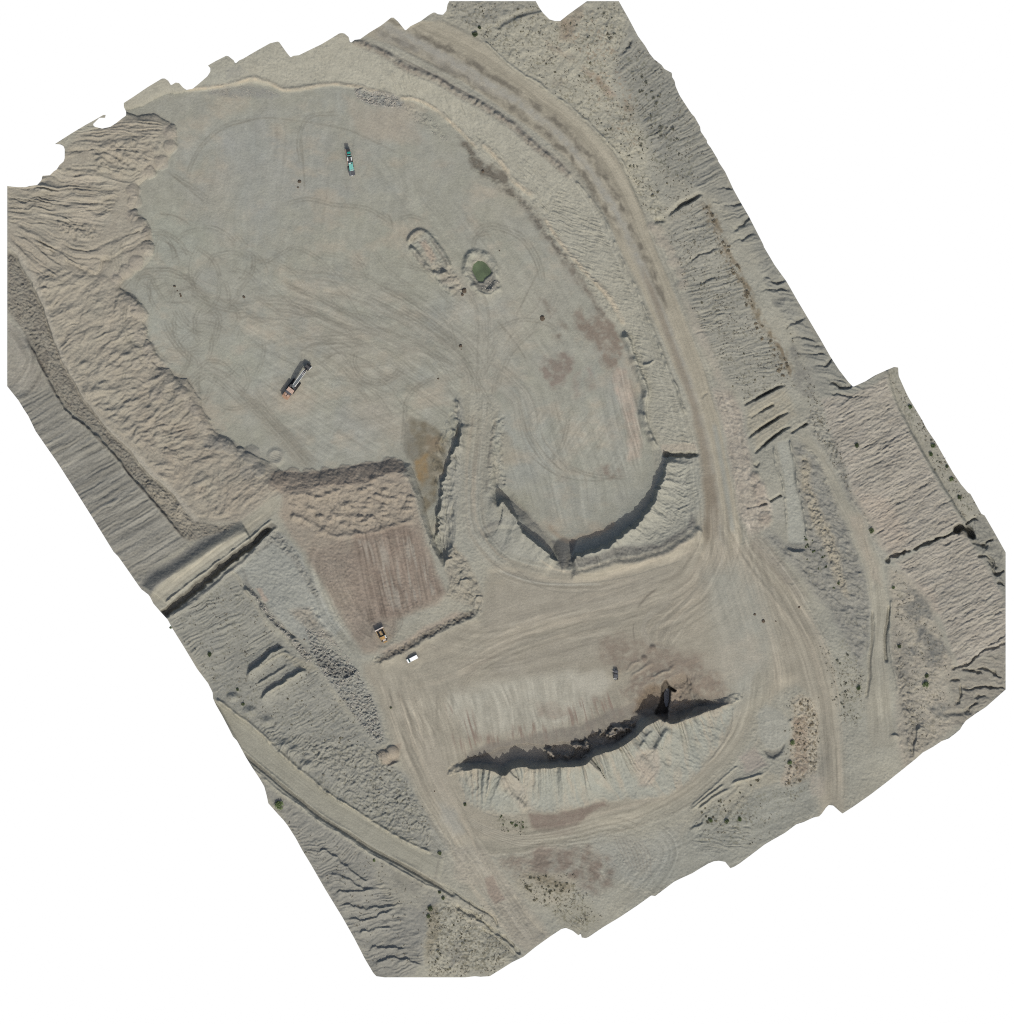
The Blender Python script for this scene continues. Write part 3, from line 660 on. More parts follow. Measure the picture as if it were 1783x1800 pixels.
# scrub plain north east
PLAIN = "786,8 792,2 942,2 966,34 985,37 1032,2 1088,2 1110,50 1085,110 1075,160 1105,200 1130,240 1140,300 1160,340 1180,380 1165,410 1130,370 1105,308 1080,265 1045,225 1002,186 950,149 901,118 850,72 804,46 780,34"
area(PLAIN, (160, 157, 141), .85, 6, .6, .3, 18, 421)
bumps(PLAIN, 9, .5, 6, .8, 423)
area("786,8 800,2 942,2 950,18 900,40 840,50 800,40", (140, 139, 130), .6, 8, .8)
rills("786,6 860,2 900,30 850,55 800,40", 75, 5, 16, .55, 5, .6, 425)
trench("958,14 930,22 900,33 885,40 873,52", .9, 6.5, .5)
stroke("952,12 925,24 898,36 880,46", (130, 130, 123), 4, .6)
area("1000,20 1025,8 1015,40 1000,72 985,70 990,45", (144, 130, 112), .6, 6, 1, .8, 5, 427)
area("985,30 1005,36 995,66 982,68", (148, 133, 114), .5, 5, 1, .8, 5, 428)
area("960,70 985,85 1005,100 1012,112 985,100 965,85", (143, 131, 115), .5, 6, 1.2, 1, 5, 429)
area("1025,118 1050,130 1068,145 1072,165 1055,150 1030,132", (143, 126, 107), .65, 6, 1.2, 1, 4, 431)
area("1062,148 1080,165 1072,175 1062,165", (148, 133, 118), .6, 5, 1.2, 1, 4, 432)
area("1095,170 1115,190 1112,205 1095,190", (140, 131, 114), .6, 6, 1.2, 1, 4, 433)
area("972,140 990,134 1000,146 985,152 972,150", (141, 136, 122), .6, 4, 1)
area("1005,215 1060,240 1090,260 1130,330 1120,345 1085,270 1040,235", (168, 163, 143), .6, 8, 1, .5, 8, 435)
# dark eroded flank on the outer edge
EDGE = "1110,45 1134,80 1168,121 1186,142 1206,185 1243,250 1275,302 1320,387 1383,495 1440,592 1500,680 1560,655 1545,690 1500,690 1440,700 1420,640 1400,580 1360,520 1330,440 1290,380 1250,340 1180,310 1150,270 1130,220 1110,170 1085,130 1085,85"
area(EDGE, (134, 134, 126), .85, 10, .8, .2, 20, 441)
rills("1080,110 1100,60 1140,90 1190,150 1235,235 1180,270 1130,220", -38, 5.5, 40, .7, 8, .6, 443)
rills("1130,210 1190,155 1243,248 1300,345 1270,345 1185,320 1145,270", -24, 5, 60, .65, 8, .5, 445)
rills("1020,2 1088,2 1120,60 1090,110 1040,80", -72, 8, 40, .5, 8, .6, 446)
rills("1240,345 1300,350 1342,430 1403,530 1380,560 1330,470 1280,400", -12, 8, 50, .8, 8, .8, 447, bend=7)
rills("1340,480 1383,495 1440,592 1492,672 1560,660 1540,690 1440,690 1400,600", 12, 9, 80, .85, 8, .7, 449, bend=5)
for ln, dz in (("1090,98 1100,88 1108,78 1118,66", 2.2), ("1280,404 1300,398 1318,388 1325,392", 2.2), ("1250,330 1268,328 1290,328", 1.8), ("1340,485 1358,490 1370,498 1385,492", 2.2), ("1380,580 1396,568 1412,560 1418,552", 1.8), ("1388,595 1410,592 1440,605", 1.5), ("1425,648 1450,646 1462,636 1470,632", 2.2), ("1435,668 1460,672 1485,682 1515,668 1545,660", 2.4), ("1440,690 1480,695 1530,702", 1.2), ("1265,360 1285,365 1312,355", 1.3), ("1280,425 1300,420 1330,412", 1.4), ("1330,512 1362,505 1395,520", 1.5), ("1400,620 1430,625 1455,622", 1.4), ("1408,606 1432,608 1452,612", 1.3)):
    slot(ln, dz * 1.1, 2.4, 8, .9, jag=1.4)
for (x, y, r) in ((1368, 527, 13),):
    sq = bbox(np.array([[x - r, y - r], [x + r, y + r]]), 4); d = np.hypot(GX[sq] - x, GY[sq] - y)
    Z[sq] -= 1.6 * np.clip(1 - d / r, 0, 1); paint(sq, sst(d, r, r - 4) * .5, (126, 126, 120))
# line of rusty brush on the bench
BRUSH = "1228,350 1245,370 1255,385 1268,420 1280,445 1292,465 1305,490 1315,515 1325,545 1335,560 1350,585 1365,605 1372,615 1380,640 1392,665"
stroke(BRUSH, (126, 114, 94), 9, .7, brk=.9, warp=1)
stroke("1240,365 1262,410 1275,450 1300,500 1330,548", (158, 152, 136), 5, .5, brk=.7, warp=1)
# ribbed slope between the road and the bench
RIB = "1172,400 1200,372 1235,350 1262,420 1290,465 1320,545 1360,605 1400,690 1380,690 1310,706 1290,680 1262,650 1240,600 1215,540 1190,470"
area(RIB, (143, 142, 132), .8, 8, .6, .3, 14, 451)
rills("1172,400 1235,352 1262,420 1290,465 1250,480 1195,480", -24, 5, 22, .6, 6, .5, 453)
rills("1190,470 1290,460 1320,545 1240,590 1215,540", -18, 4.2, 40, .55, 6, .4, 455)
rills("1215,545 1320,540 1380,640 1400,690 1310,700 1262,640", -12, 4.2, 36, .6, 6, .5, 457)
for ln in ("1195,470 1215,458 1240,445 1275,430", "1215,505 1235,495 1265,485", "1222,585 1240,580 1246,574", "1228,700 1250,690"):
    slot(ln, 1.2, 2.4, 7, .8)
slot("1172,382 1187,371 1202,360 1218,351 1236,338", 4.6, 3, 11, .25, jag=.6, frac=.18)
stroke("1180,388 1205,375 1228,358", (156, 151, 135), 3, .4)
s, u, v = trench("1150,391 1160,388 1172,386", 1.2, 6, .5)
# lobes of pinkish spoil spilled beside the road
for (x, y, r) in ((1158, 405, 14), (1165, 425, 15), (1178, 440, 14), (1185, 460, 14), (1195, 480, 13), (1200, 500, 13), (1148, 398, 12)):
    sq = bbox(np.array([[x - r, y - r], [x + r, y + r]]), 4); d = np.hypot(GX[sq] - x + 1.5 * WARPX[sq] * .5, GY[sq] - y)
    Z[sq] += .6 * np.clip(1 - (d / r) ** 2, 0, 1); paint(sq, sst(d, r, r - 7) * .45, (158, 148, 134))
area("1200,520 1232,560 1262,640 1285,690 1275,700 1248,640 1222,580", (157, 150, 137), .6, 7, .8, .5)
# pale shoulder with pink mounds
SHO = "1255,680 1285,690 1305,720 1312,770 1322,830 1345,850 1358,900 1352,928 1318,940 1300,900 1288,840 1275,770"
area(SHO, (162, 153, 140), .8, 6, .6, .3, 9, 461)
bumps(SHO, 6, .5, 5, .8, 463)
streaks(SHO, 80, 4, 30, .06, soft=4, seed=465)
for (x, y, rx, ry) in ((1335, 862, 15, 17), (1340, 886, 14, 12), (1345, 912, 16, 14), (1328, 838, 10, 12)):
    sq = bbox(np.array([[x - rx, y - ry], [x + rx, y + ry]]), 4); d = np.hypot((GX[sq] - x) / rx, (GY[sq] - y) / ry)
    Z[sq] += .9 * np.clip(1 - d ** 2 + .5 * fbm(GX[sq] / 6, GY[sq] / 6, int(x), 3), 0, 1); paint(sq, sst(d, 1, .4) * .55, (145, 134, 122))
# rows of ridges with shaded backs
for ln, dz, bk in (("1306,713 1330,701 1355,688 1382,675", 3.4, 8), ("1313,771 1335,756 1360,740 1388,722", 3.2, 7), ("1324,798 1342,784 1357,772 1375,758 1393,747", 3.2, 7), ("1390,762 1405,753 1422,744", 2.6, 6), ("1318,735 1340,722 1362,710", 1.6, 7), ("1325,815 1330,820 1336,812", 2, 5), ("1352,882 1362,876 1375,870", 3.2, 7), ("1310,893 1330,890 1350,884", 1.4, 6)):
    slot(ln, dz * 1.5, 2.6, 6, .12, 1, jag=.7, frac=.12)
area("1312,715 1380,682 1400,730 1330,790 1315,760", (158, 151, 132), .6, 6, .6, .6, 6, 467)
rills("1312,705 1380,675 1420,735 1330,800 1315,760", -32, 5, 40, .5, 5, .4, 469)
# graded grey panels
PAN = "1367,778 1388,772 1392,800 1400,850 1410,900 1418,940 1416,956 1392,957 1386,950 1384,900 1378,840"
area("1330,800 1360,780 1370,860 1372,880 1352,880 1340,840", (149, 148, 136), .8, 5, .5)
area(PAN, (156, 157, 147), .9, 3, .25)
s, d = poly_sd(PAN, 6, .25); m = sst(d, -2, 3); Z[s] = Z[s] * (1 - m) + 20 * m
area("1355,885 1378,870 1380,915 1362,915", (150, 149, 139), .7, 4, .5)
wall("1382,958 1400,966 1420,962", 1.8, 5, 10, .4)
area("1378,955 1420,955 1420,968 1390,968", (128, 128, 121), .6, 4, .5)
ridge("1363,785 1366,820 1376,850 1380,890 1384,930", .8, 3, .5, lump=.9, lam=5)
ridge("1390,772 1396,805 1404,850 1414,900 1422,950", 1.0, 3, .5, lump=.9, lam=5)
# dark hummocky ground between panel and track
DK = "1395,775 1425,780 1450,815 1478,880 1500,950 1520,1010 1530,1060 1528,1130 1510,1180 1480,1120 1450,1060 1400,1000 1345,945 1350,930 1385,960 1420,965 1420,935 1405,860"
area(DK, (134, 133, 126), .85, 8, .7, .3, 16, 471)
bumps(DK, 7, .9, 8, .8, 473, 4, 30, 1.5)
rills(DK, 62, 8, 18, .5, 8, .8, 475)
area("1405,800 1418,810 1428,850 1445,890 1462,930 1478,980 1492,1050 1480,1040 1460,990 1440,940 1420,890 1408,840", (157, 149, 131), .7, 6, 1, .6, 7, 477)
bumps("1405,800 1418,810 1428,850 1445,890 1478,980 1492,1050 1460,990 1420,890", 3.5, 1.0, 4, .8, 479)
ridge("1500,880 1515,930 1528,990 1535,1040", -.5, 5, .5)
for ln in ("1420,930 1432,925 1440,915", "1425,960 1432,950 1438,952", "1475,1030 1482,1026 1490,1022", "1455,1040 1462,1034", "1490,1000 1500,1010"):
    slot(ln, 1.6, 2.6, 7)
# outer track
RR = "1405,765 1425,768 1445,790 1466,830 1490,880 1505,898 1518,900 1537,961 1552,1009 1561,1070 1556,1118 1561,1191 1572,1260 1570,1310 1535,1312 1525,1280 1525,1203 1530,1119 1530,1058 1520,1009 1500,949 1480,905 1460,860 1440,815 1415,785"
area(RR, (154, 150, 135), .85, 5, .5, .2, 8, 481)
flow("1420,770 1460,825 1495,890 1520,950 1538,1010 1546,1070 1543,1120 1545,1190 1552,1260 1552,1310", 17, 2.8, 70, .07, 483)
area("1490,905 1515,905 1535,980 1548,1030 1530,1020 1508,950", (163, 153, 137), .6, 6, .6, .4)
trench("1532,1070 1533,1100 1532,1130 1530,1165 1527,1200 1525,1230", .8, 4, .4); stroke("1532,1072 1533,1110 1531,1160 1526,1225", (106, 104, 97), 2.2, .6)
trench("1562,1062 1560,1085 1557,1110 1557,1140 1559,1165", 1.6, 4.0, .4); stroke("1560,1070 1557,1110 1558,1160", (104, 102, 95), 2.6, .6)
ridge("1567,1050 1564,1090 1566,1130 1572,1180 1580,1220", .9, 5, .5, lump=.4)
# strip of grey scrub between the track and the big slope
WASH = "1425,700 1450,720 1470,780 1500,860 1530,920 1560,990 1555,1000 1535,950 1505,890 1470,830 1440,780 1415,740"
area(WASH, (147, 145, 135), .7, 7, .8, .7, 10, 491)
bumps(WASH, 4, .7, 6, .8, 493)
for pg in ("1400,635 1425,655 1435,680 1428,700 1405,690 1395,660", "1460,770 1480,800 1490,830 1505,870 1530,915 1518,910 1495,870 1470,815", "1395,600 1410,620 1400,640 1388,620"):
    area(pg, (122, 121, 115), .65, 6, 1, .8, 5, 495)
area("1500,840 1520,880 1545,930 1560,975 1545,960 1520,915", (164, 156, 140), .6, 6, 1, .6, 6, 497)
# the two great fluted faces
S1 = "1442,702 1500,690 1535,680 1558,660 1572,700 1590,740 1618,790 1650,850 1692,918 1660,940 1610,965 1562,985 1540,930 1505,865 1470,790"
S2 = "1572,990 1612,972 1660,948 1690,930 1705,950 1740,1005 1768,1050 1768,1145 1715,1160 1688,1178 1672,1140 1655,1085 1640,1060 1605,1020"
for S, sd in ((S1, 501), (S2, 521)):
    area(S, (155, 149, 138), .9, 5, .5, .25, 22, sd)
    rills(S, -31, 4.2, 30, .58, 5, .4, sd + 2, bend=2)
    rills(S, -24, 3.4, 14, .5, 5, .4, sd + 3, bend=3)
    rills(S, -29, 9, 70, .4, 6, .3, sd + 4, bend=2)
    bumps(S, 2.6, .28, 5, .5, sd + 9)
    rr = random.Random(sd)
    SP = P(S); (sx0, sy0), (sx1, sy1) = SP.min(0), SP.max(0)
    for k in range(75):
        x, y = rr.uniform(sx0, sx1), rr.uniform(sy0, sy1); l = rr.uniform(22, 70); an = math.radians(-31 + rr.uniform(-9, 9))
        q = [[x + l * t * math.cos(an) + rr.uniform(-1.5, 1.5), y + l * t * math.sin(an) + rr.uniform(-1.5, 1.5)] for t in (0, .25, .5, .75, 1)]
        _, dd = poly_sd(S, 0, 0, s=(slice(int(np.clip(q[2][1], 0, 1799) / ST), int(np.clip(q[2][1], 0, 1799) / ST) + 1), slice(int(np.clip(q[2][0], 0, 1781) / ST), int(np.clip(q[2][0], 0, 1781) / ST) + 1)))
        if dd[0, 0] > 8: slot(q, rr.uniform(.35, .95), 1.9, 5, .5, 3, 1.0, sd + k, .35)
    streaks(S, -30, 5, 40, .05, soft=4, seed=sd + 6)
rills("1585,735 1650,850 1690,918 1670,930 1620,850 1570,740", 28, 2.6, 10, .35, 3, .5, 540)
area("1500,860 1560,880 1600,940 1570,980 1545,945 1520,900", (168, 155, 140), .5, 10, .6, .5)
area("1575,1000 1640,1040 1660,1090 1600,1030", (168, 155, 140), .5, 8, .6, .5)
s, u, v, L = line_uv("1558,655 1572,700 1590,742 1620,795 1652,850 1694,918", 16, .3, 4)
Z[s] -= 1.6 * sst(-v, 0, 6) * np.exp(-np.clip(-v - 6, 0, 99) / 10)
stroke("1594,740 1622,792 1655,850 1685,900", (128, 128, 119), 4, .6, brk=.8)
# bench beyond the crest
area("1562,648 1580,660 1618,733 1658,800 1702,866 1731,906 1745,930 1700,918 1655,848 1592,738 1574,690", (152, 149, 136), .7, 5, .3, .3)
# the deep dark cleft across the face
for ln, dp, w in (("1555,998 1558,985 1566,979 1578,976 1590,970 1605,971", 2.4, 4.5), ("1605,971 1622,962 1640,955 1655,948 1670,940 1682,932", 2.6, 3.2), ("1676,930 1686,928 1696,930 1706,938 1712,944", 6.5, 7.5), ("1715,974 1728,976 1740,982 1752,1000", 1.6, 3.6), ("1708,945 1720,955 1735,958", 1.2, 4), ("1738,985 1750,1008 1768,1002", 2, 3.5), ("1690,925 1705,915 1720,910", 1.6, 3.5), ("1720,960 1730,948 1745,945", 1.6, 3), ("1752,1020 1768,1030", 1.4, 3)):
    s, u, v = trench(ln, dp, w, 1.0, jag=.5, endf=5)
    slot(ln, 1.4, 2.6, 6, 1)
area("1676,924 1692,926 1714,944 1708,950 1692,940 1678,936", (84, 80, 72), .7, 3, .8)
CR = "1690,918 1731,906 1768,971 1768,1050 1740,1005 1712,960"
area(CR, (128, 127, 119), .75, 6, .8, .5, 6, 541); bumps(CR, 6, .7, 5, 1, 543, 4)
# lower right: scrub flats and dark cracked ground
FLAT = "1560,1000 1600,1020 1640,1065 1660,1130 1680,1175 1665,1215 1672,1240 1660,1260 1700,1262 1640,1312 1590,1348 1575,1300 1580,1220 1568,1150 1566,1060"
area(FLAT, (157, 150, 136), .8, 8, .8, .4, 14, 551)
bumps(FLAT, 8, .6, 8, .8, 553)
for pg in ("1595,1035 1615,1045 1640,1070 1650,1090 1630,1085 1605,1060", "1585,1065 1605,1055 1625,1075 1615,1095 1590,1085", "1608,1095 1630,1100 1650,1125 1662,1150 1640,1150 1615,1125", "1585,1130 1602,1135 1615,1150 1600,1160 1585,1150", "1620,1145 1650,1140 1655,1165 1630,1175", "1575,1180 1600,1200 1595,1180", "1655,1120 1672,1150 1668,1160 1655,1140", "1640,1240 1675,1240 1678,1255 1648,1262 1632,1248"):
    area(pg, (117, 117, 112), .75, 5, 1, .9, 4, 555)
area("1568,1090 1590,1110 1600,1200 1625,1260 1640,1310 1600,1340 1585,1280 1572,1180", (137, 133, 123), .6, 7, 1, .6, 8, 557)
bumps("1568,1100 1600,1200 1640,1310 1600,1340 1575,1200", 5, 1.0, 5, .8, 559)
wall("1602,1330 1608,1310 1612,1290 1610,1272", 2.0, 4, 8, .6, jag=1)
for ln in ("1595,1225 1602,1215", "1590,1235 1608,1262", "1560,1290 1585,1292"):
    wall(ln, 1.5, 3, 6, .8)
DK2 = "1665,1180 1690,1172 1715,1160 1768,1148 1768,1212 1713,1256 1690,1280 1660,1255 1675,1235 1668,1210"
area(DK2, (139, 134, 123), .8, 6, .8, .4, 8, 561)
rills(DK2, 12, 9, 30, .8, 5, 1, 563, bend=8)
for ln in ("1668,1180 1690,1170 1705,1160 1725,1150 1745,1140 1768,1130", "1690,1170 1710,1178 1728,1190", "1700,1175 1730,1180 1768,1192", "1668,1196 1690,1194", "1690,1205 1720,1210 1768,1205", "1680,1240 1690,1215 1688,1200", "1710,1222 1735,1225", "1690,1250 1720,1230"):
    trench(ln, 1.3, 3.0, 1, jag=.5); slot(ln, 1.0, 2.6, 7, 1)
ridge("1655,1258 1680,1252 1710,1250", -1.2, 7, .5)

for pg, rgb, a_, th in ((PLAIN, (112, 108, 88), .6, .28), (RIB, (112, 110, 94), .55, .3), ("1085,90 1110,60 1140,100 1200,190 1240,270 1210,330 1130,300", (104, 104, 88), .6, .24), (FLAT, (112, 108, 92), .5, .3), (WASH, (108, 106, 94), .6, .22),
        ("1440,1130 1490,1120 1525,1180 1520,1290 1480,1270", (112, 110, 88), .55, .28), ("1560,650 1590,740 1700,900 1731,906 1640,780 1579,646", (110, 110, 92), .6, .26), (DK, (116, 114, 98), .45, .34)):
    speckle(pg, rgb, a_, 2.4, th)
speckle("985,30 1040,10 1085,60 1120,180 1130,260 1090,260 1020,140", (138, 118, 96), .5, 3.4, .3, 20, 77)
speckle("1225,345 1255,380 1310,480 1390,650 1370,660 1290,500 1240,400", (118, 108, 88), .7, 4, .15, 14, 79)
# ================================================================== JUNCTION AND WORKINGS
JUN = "860,1000 900,990 960,1008 1020,1004 1100,985 1180,965 1225,930 1240,960 1300,960 1330,950 1370,1000 1420,1070 1455,1150 1470,1230 1480,1300 1482,1425 1440,1435 1444,1327 1430,1230 1400,1200 1330,1240 1290,1330 1220,1400 1100,1450 960,1478 860,1500 800,1490 740,1400 700,1330 670,1240 640,1170 670,1160 760,1120 845,1080 850,1040"
s, d = poly_sd(JUN, 10, .4); m = sst(d, 0, 26); Z[s] = Z[s] * (1 - m) + 20 * m
area(JUN, (153, 146, 130), .8, 10, .5, .2, 30, 601)
s, d = poly_sd(JUN, 12, .5); mj = sst(d, 0, 12)
tone(s, 1 + .06 * mj * fbm(GX[s] / 24, GY[s] / 24, 602, 4, .6))
for ln, w in (("1262,880 1262,950 1235,1010 1190,1050 1120,1075 1040,1090 950,1110 860,1150", 34), ("1280,930 1300,1010 1325,1090 1345,1160 1350,1220", 38), ("1300,950 1350,1020 1410,1100 1445,1180 1460,1270 1464,1400", 22), ("1345,1190 1330,1250 1300,1310 1250,1360 1190,1400 1110,1435 1020,1458 900,1478 830,1480", 20),
        ("1262,950 1240,1020 1190,1080 1155,1110 1150,1150", 18), ("690,1190 720,1290 760,1380 805,1460 830,1520 880,1590 930,1650", 28), ("845,720 834,800 832,890 845,945 890,990 970,1012 1060,1014 1160,985 1230,950", 14), ("700,1200 800,1170 900,1120 1040,1070 1160,1030", 30)):
    flow(ln, w, 6, 130, .5, int(w * 7 + len(ln)), rgb=(170, 161, 143)); flow(ln, w * 1.3, 4, 90, .35, int(w * 9 + len(ln)), rgb=(132, 127, 115))
flow("1268,900 1265,960 1240,1020 1190,1060 1100,1090 1000,1110 900,1140 820,1180", 75, 5, 160, .05, 603)
flow("1275,900 1290,980 1310,1060 1330,1130 1345,1200 1340,1280", 60, 5, 150, .05, 605)
flow("1285,900 1330,980 1390,1060 1430,1150 1452,1250 1462,1340 1462,1420", 34, 3.6, 180, .055, 607)
flow("1280,950 1250,1030 1190,1090 1150,1150 1160,1180", 26, 3.5, 60, .06, 609)
area("1325,930 1350,950 1385,1000 1420,1050 1410,1060 1360,1000 1325,960", (139, 132, 120), .6, 8, .4, .5, 10, 611)
flow("1315,940 1350,980 1390,1030 1420,1080", 16, 3, 80, .08, 612)
area("1240,1010 1300,990 1340,1040 1360,1120 1330,1220 1290,1260 1270,1150", (150, 152, 143), .55, 25, .8, .4, 25, 613)
area("900,1020 1000,1030 1100,1010 1180,1000 1120,1060 960,1090 860,1110 850,1060", (148, 142, 129), .5, 16, .6, .5, 14, 615)
area("880,1150 960,1130 1060,1120 1060,1160 960,1190 860,1190", (145, 139, 126), .5, 14, .8, .6, 14, 617)
area("1265,1135 1320,1110 1345,1150 1300,1190 1262,1200 1240,1170", (163, 156, 141), .5, 14, 1, .6, 12, 619)
area("1060,1125 1090,1110 1115,1125 1150,1130 1190,1140 1240,1150 1230,1175 1180,1180 1130,1175 1085,1180 1062,1160", (133, 122, 109), .7, 12, 1.3, 1.1, 9, 621)
flow("860,985 900,1015 960,1028 1040,1030 1100,1015", 9, 2.5, 140, .08, 623)
stroke("870,1000 930,1022 1000,1028 1060,1026", (170, 168, 156), 2, .5); stroke("860,985 900,1010 960,1024 1040,1024 1120,1010 1200,985", (126, 124, 115), 1.2, .6)
stroke("905,1000 960,1036 1040,1040 1100,1030 1180,1005", (129, 125, 115), 1.2, .5)
stroke("1119,1071 1130,1055 1145,1042 1160,1032", (112, 106, 96), 2.2, .7)
stroke("1115,1090 1113,1110 1117,1132", (112, 106, 96), 1.2, .6)
for k in range(14):
    o = k * 4.2
    stroke([[1190 - o * .2, 1035 + o * .5], [1150 - o * .3, 1065 + o * .6], [1128 + o * .2, 1100 + o * .3], [1135 + o * .4, 1130 + o * .1], [1160 + o * .5, 1140]], (128, 122, 110) if k % 2 else (166, 161, 147), 1.1, .35)
for k in range(6):
    stroke([[1165 + k * 4, 1150 - k * 2], [1158 + k * 4, 1120], [1160 + k * 5, 1090 - k]], (128, 122, 110), 1.0, .35)
# bench of the dig: scraped, vertical scars
DIG = "700,1230 760,1215 840,1215 930,1195 1030,1190 1080,1210 1130,1205 1155,1215 1125,1255 1070,1275 1020,1290 980,1300 900,1300 850,1315 805,1345 760,1345 720,1310"
area("790,1215 900,1195 1010,1180 1060,1200 1040,1250 960,1280 820,1290 790,1250", (168, 165, 151), .8, 14, .7, .4, 16, 631)
streaks(DIG, 80, 5, 40, .06, soft=10, seed=633, bend=8)
for pg, an in (("785,1240 830,1250 850,1310 815,1335 790,1290", 75), ("990,1240 1100,1210 1120,1255 1040,1285 985,1270", 70), ("840,1290 940,1270 1000,1285 980,1305 850,1315", 85)):
    streaks(pg, an, 4, 30, .75, (136, 120, 108), 8, 635)
area("945,1240 975,1236 1000,1250 970,1262 948,1258", (142, 130, 117), .5, 6, 1, .7, 5, 637)
area("1000,1185 1060,1180 1075,1200 1060,1225 1010,1215", (170, 166, 152), .8, 10, .8, .3)
area("880,1165 930,1160 920,1190 880,1195", (150, 145, 132), .4, 8)
streaks("670,1180 800,1180 820,1280 720,1320 680,1260", 65, 4, 26, .06, soft=10, seed=639)
rills("735,1250 800,1230 805,1340 770,1340 745,1300", 62, 5, 30, .12, 6, .6, 641, sharp=False)
rills("1080,1180 1200,1150 1290,1180 1270,1220 1190,1215 1130,1215 1090,1215", -30, 7, 40, .35, 8, 1, 643, sharp=False)
rills("1200,1180 1290,1190 1285,1230 1240,1230 1205,1205", 75, 5, 22, .45, 6, .8, 645)
ridge("1095,1185 1110,1172 1130,1162", .35, 5, 1); ridge("1108,1198 1130,1178 1150,1165", .45, 6, 1); ridge("1140,1196 1170,1180 1190,1168", .7, 5, 1)
for (x, y) in ((1148, 1138), (1133, 1157)):
    sq = bbox(np.array([[x - 9, y - 9], [x + 9, y + 9]]), 4)
    d = np.hypot(GX[sq] - x + .5 * (GY[sq] - y), (GY[sq] - y) * 1.1 - .6 * (GX[sq] - x)); paint(sq, sst(d, 9, 4) * .8, (116, 105, 95)); Z[sq] += 1.0 * np.clip(1 - d / 8, 0, 1)

# spoil ridge and the trench in its shade
RC = P("800,1358 811,1355 837,1352 867,1355 887,1362 902,1351 923,1347 935,1351 973,1351 1003,1349 1029,1344 1044,1332 1079,1320 1098,1309 1121,1294 1136,1279 1161,1264 1179,1272 1206,1267 1232,1256 1259,1246 1285,1238 1295,1234")
RH = np.array([.5, 3, 6, 9.5, 9.5, 9.8, 10.2, 9.5, 10, 9.5, 11, 10.5, 10.5, 10, 9, 8.5, 10, 7.5, 6.5, 5.5, 4, 1.5, .5]) * 1.0
fine = smooth_line(RC, 5)
# heights along the crest by arc length
def arc(p): return np.concatenate([[0], np.cumsum(np.hypot(*np.diff(p, axis=0).T))])
FANTOE = P("800,1358 806,1385 822,1415 850,1430 877,1438 905,1438 935,1428 978,1430 1029,1420 1064,1414 1100,1406 1126,1406 1176,1400 1211,1378 1242,1342 1272,1302 1288,1264 1297,1240 1295,1234")
FAN = np.vstack([FANTOE, fine[::-1]])
s, dfan = poly_sd(FAN, 40, .35)
_, u, v, L = line_uv(RC, 0, .35, 5, s=s)
ua = arc(fine); uc = ua[::5]
hc = np.interp(u, uc, RH).astype(f32)
jg = 1.5 * vnoise(u / 5, u * 0, 651) + 2.4 * vnoise(u / 15, u * 0, 652) + .6 * vnoise(u / 2.6, u * 0, 653)
hj = hc + jg * np.clip(hc / 8, 0, 1)
ZB = Z[s].copy()
# trench floor north of the ridge: the dig drops towards its foot
_, u2, v2, _ = line_uv(RC, 0, .5, 5, s=s)
drop = sst(hc, 1, 6) * 3.4 * np.clip(1 - (-v2 - 4) / 52, 0, 1) ** 1.3 * (v2 < 0)
dtoe = np.full(v.shape, 1e9, f32)
x_, y_ = _xy(s, .35)
for i in range(len(FANTOE) - 1):
    e, _ = seg_dist2(x_, y_, FANTOE[i], FANTOE[i + 1]); dtoe = np.minimum(dtoe, e)
dtoe = np.sqrt(dtoe)
inside = dfan > 0
fr = np.clip(dtoe / (dtoe + np.abs(v) + 1e-3), 0, 1)
steep = np.clip(1 - (-v) / 15.0, 0, 1)                      # the shaded back
Z[s] = np.where(inside, ZB + hj * (.25 * fr ** 1.0 + .75 * fr ** 1.7), ZB - drop)
back = (~inside) & (v < 0) & (v > -15)
zb = (ZB - drop)
Z[s] = np.where(back, zb * (1 - steep) + (ZB + hj) * steep, Z[s])
paint(s, sst(dfan, -3, 14) * .8, (148, 150, 140))
Z[s] += np.where(back, 1.1 * fbm(GX[s] / 6, GY[s] / 6, 1681, 3), 0)
# colour of the fan: bands running down slope
ub = u + 5 * fbm(GX[s] / 24, GY[s] / 24, 660, 3)
q = vnoise(ub / 4.5, fr * 2.6, 661) + .7 * vnoise(ub / 13, fr * 1.6, 662) + .5 * vnoise(ub / 2.2, fr * 4, 667)
mfan = sst(dfan, 0, 4)
paint(s, np.clip(q, 0, 1) * mfan * .55, (160, 150, 134)); paint(s, np.clip(-q, 0, 1) * mfan * .55, (141, 145, 138))
Z[s] += mfan * (.2 * vnoise(ub / 3.4, fr * 4, 663) * (.5 + .9 * vnoise(GX[s] / 22, GY[s] / 22, 666)) + .2 * vnoise(ub / 11, fr * 2, 668) + .2 * vnoise(GX[s] / 3, GY[s] / 3, 664))
rills("811,1357 887,1363 925,1400 935,1425 880,1400 830,1400", -52, 6, 34, .85, 6, .4, 665)
ridge("886,1362 893,1385 905,1405 925,1425", 1.6, 8, .5)
area("884,1366 900,1352 912,1365 925,1400 935,1425 915,1425 895,1395", (160, 149, 133), .5, 6, .6, .4)
rills("1165,1275 1285,1245 1270,1300 1240,1340 1190,1390 1150,1330", 24, 6, 30, .55, 8, .5, 667)
area("1118,1320 1155,1315 1160,1345 1145,1380 1122,1380 1115,1345", (158, 147, 134), .6, 5, .5, .3); rills("1118,1320 1155,1315 1160,1345 1145,1380 1122,1380", -52, 5, 20, .6, 4, .4, 669)
wall("1116,1326 1130,1322 1146,1318 1157,1320", -1.0, 3, 8, .3)
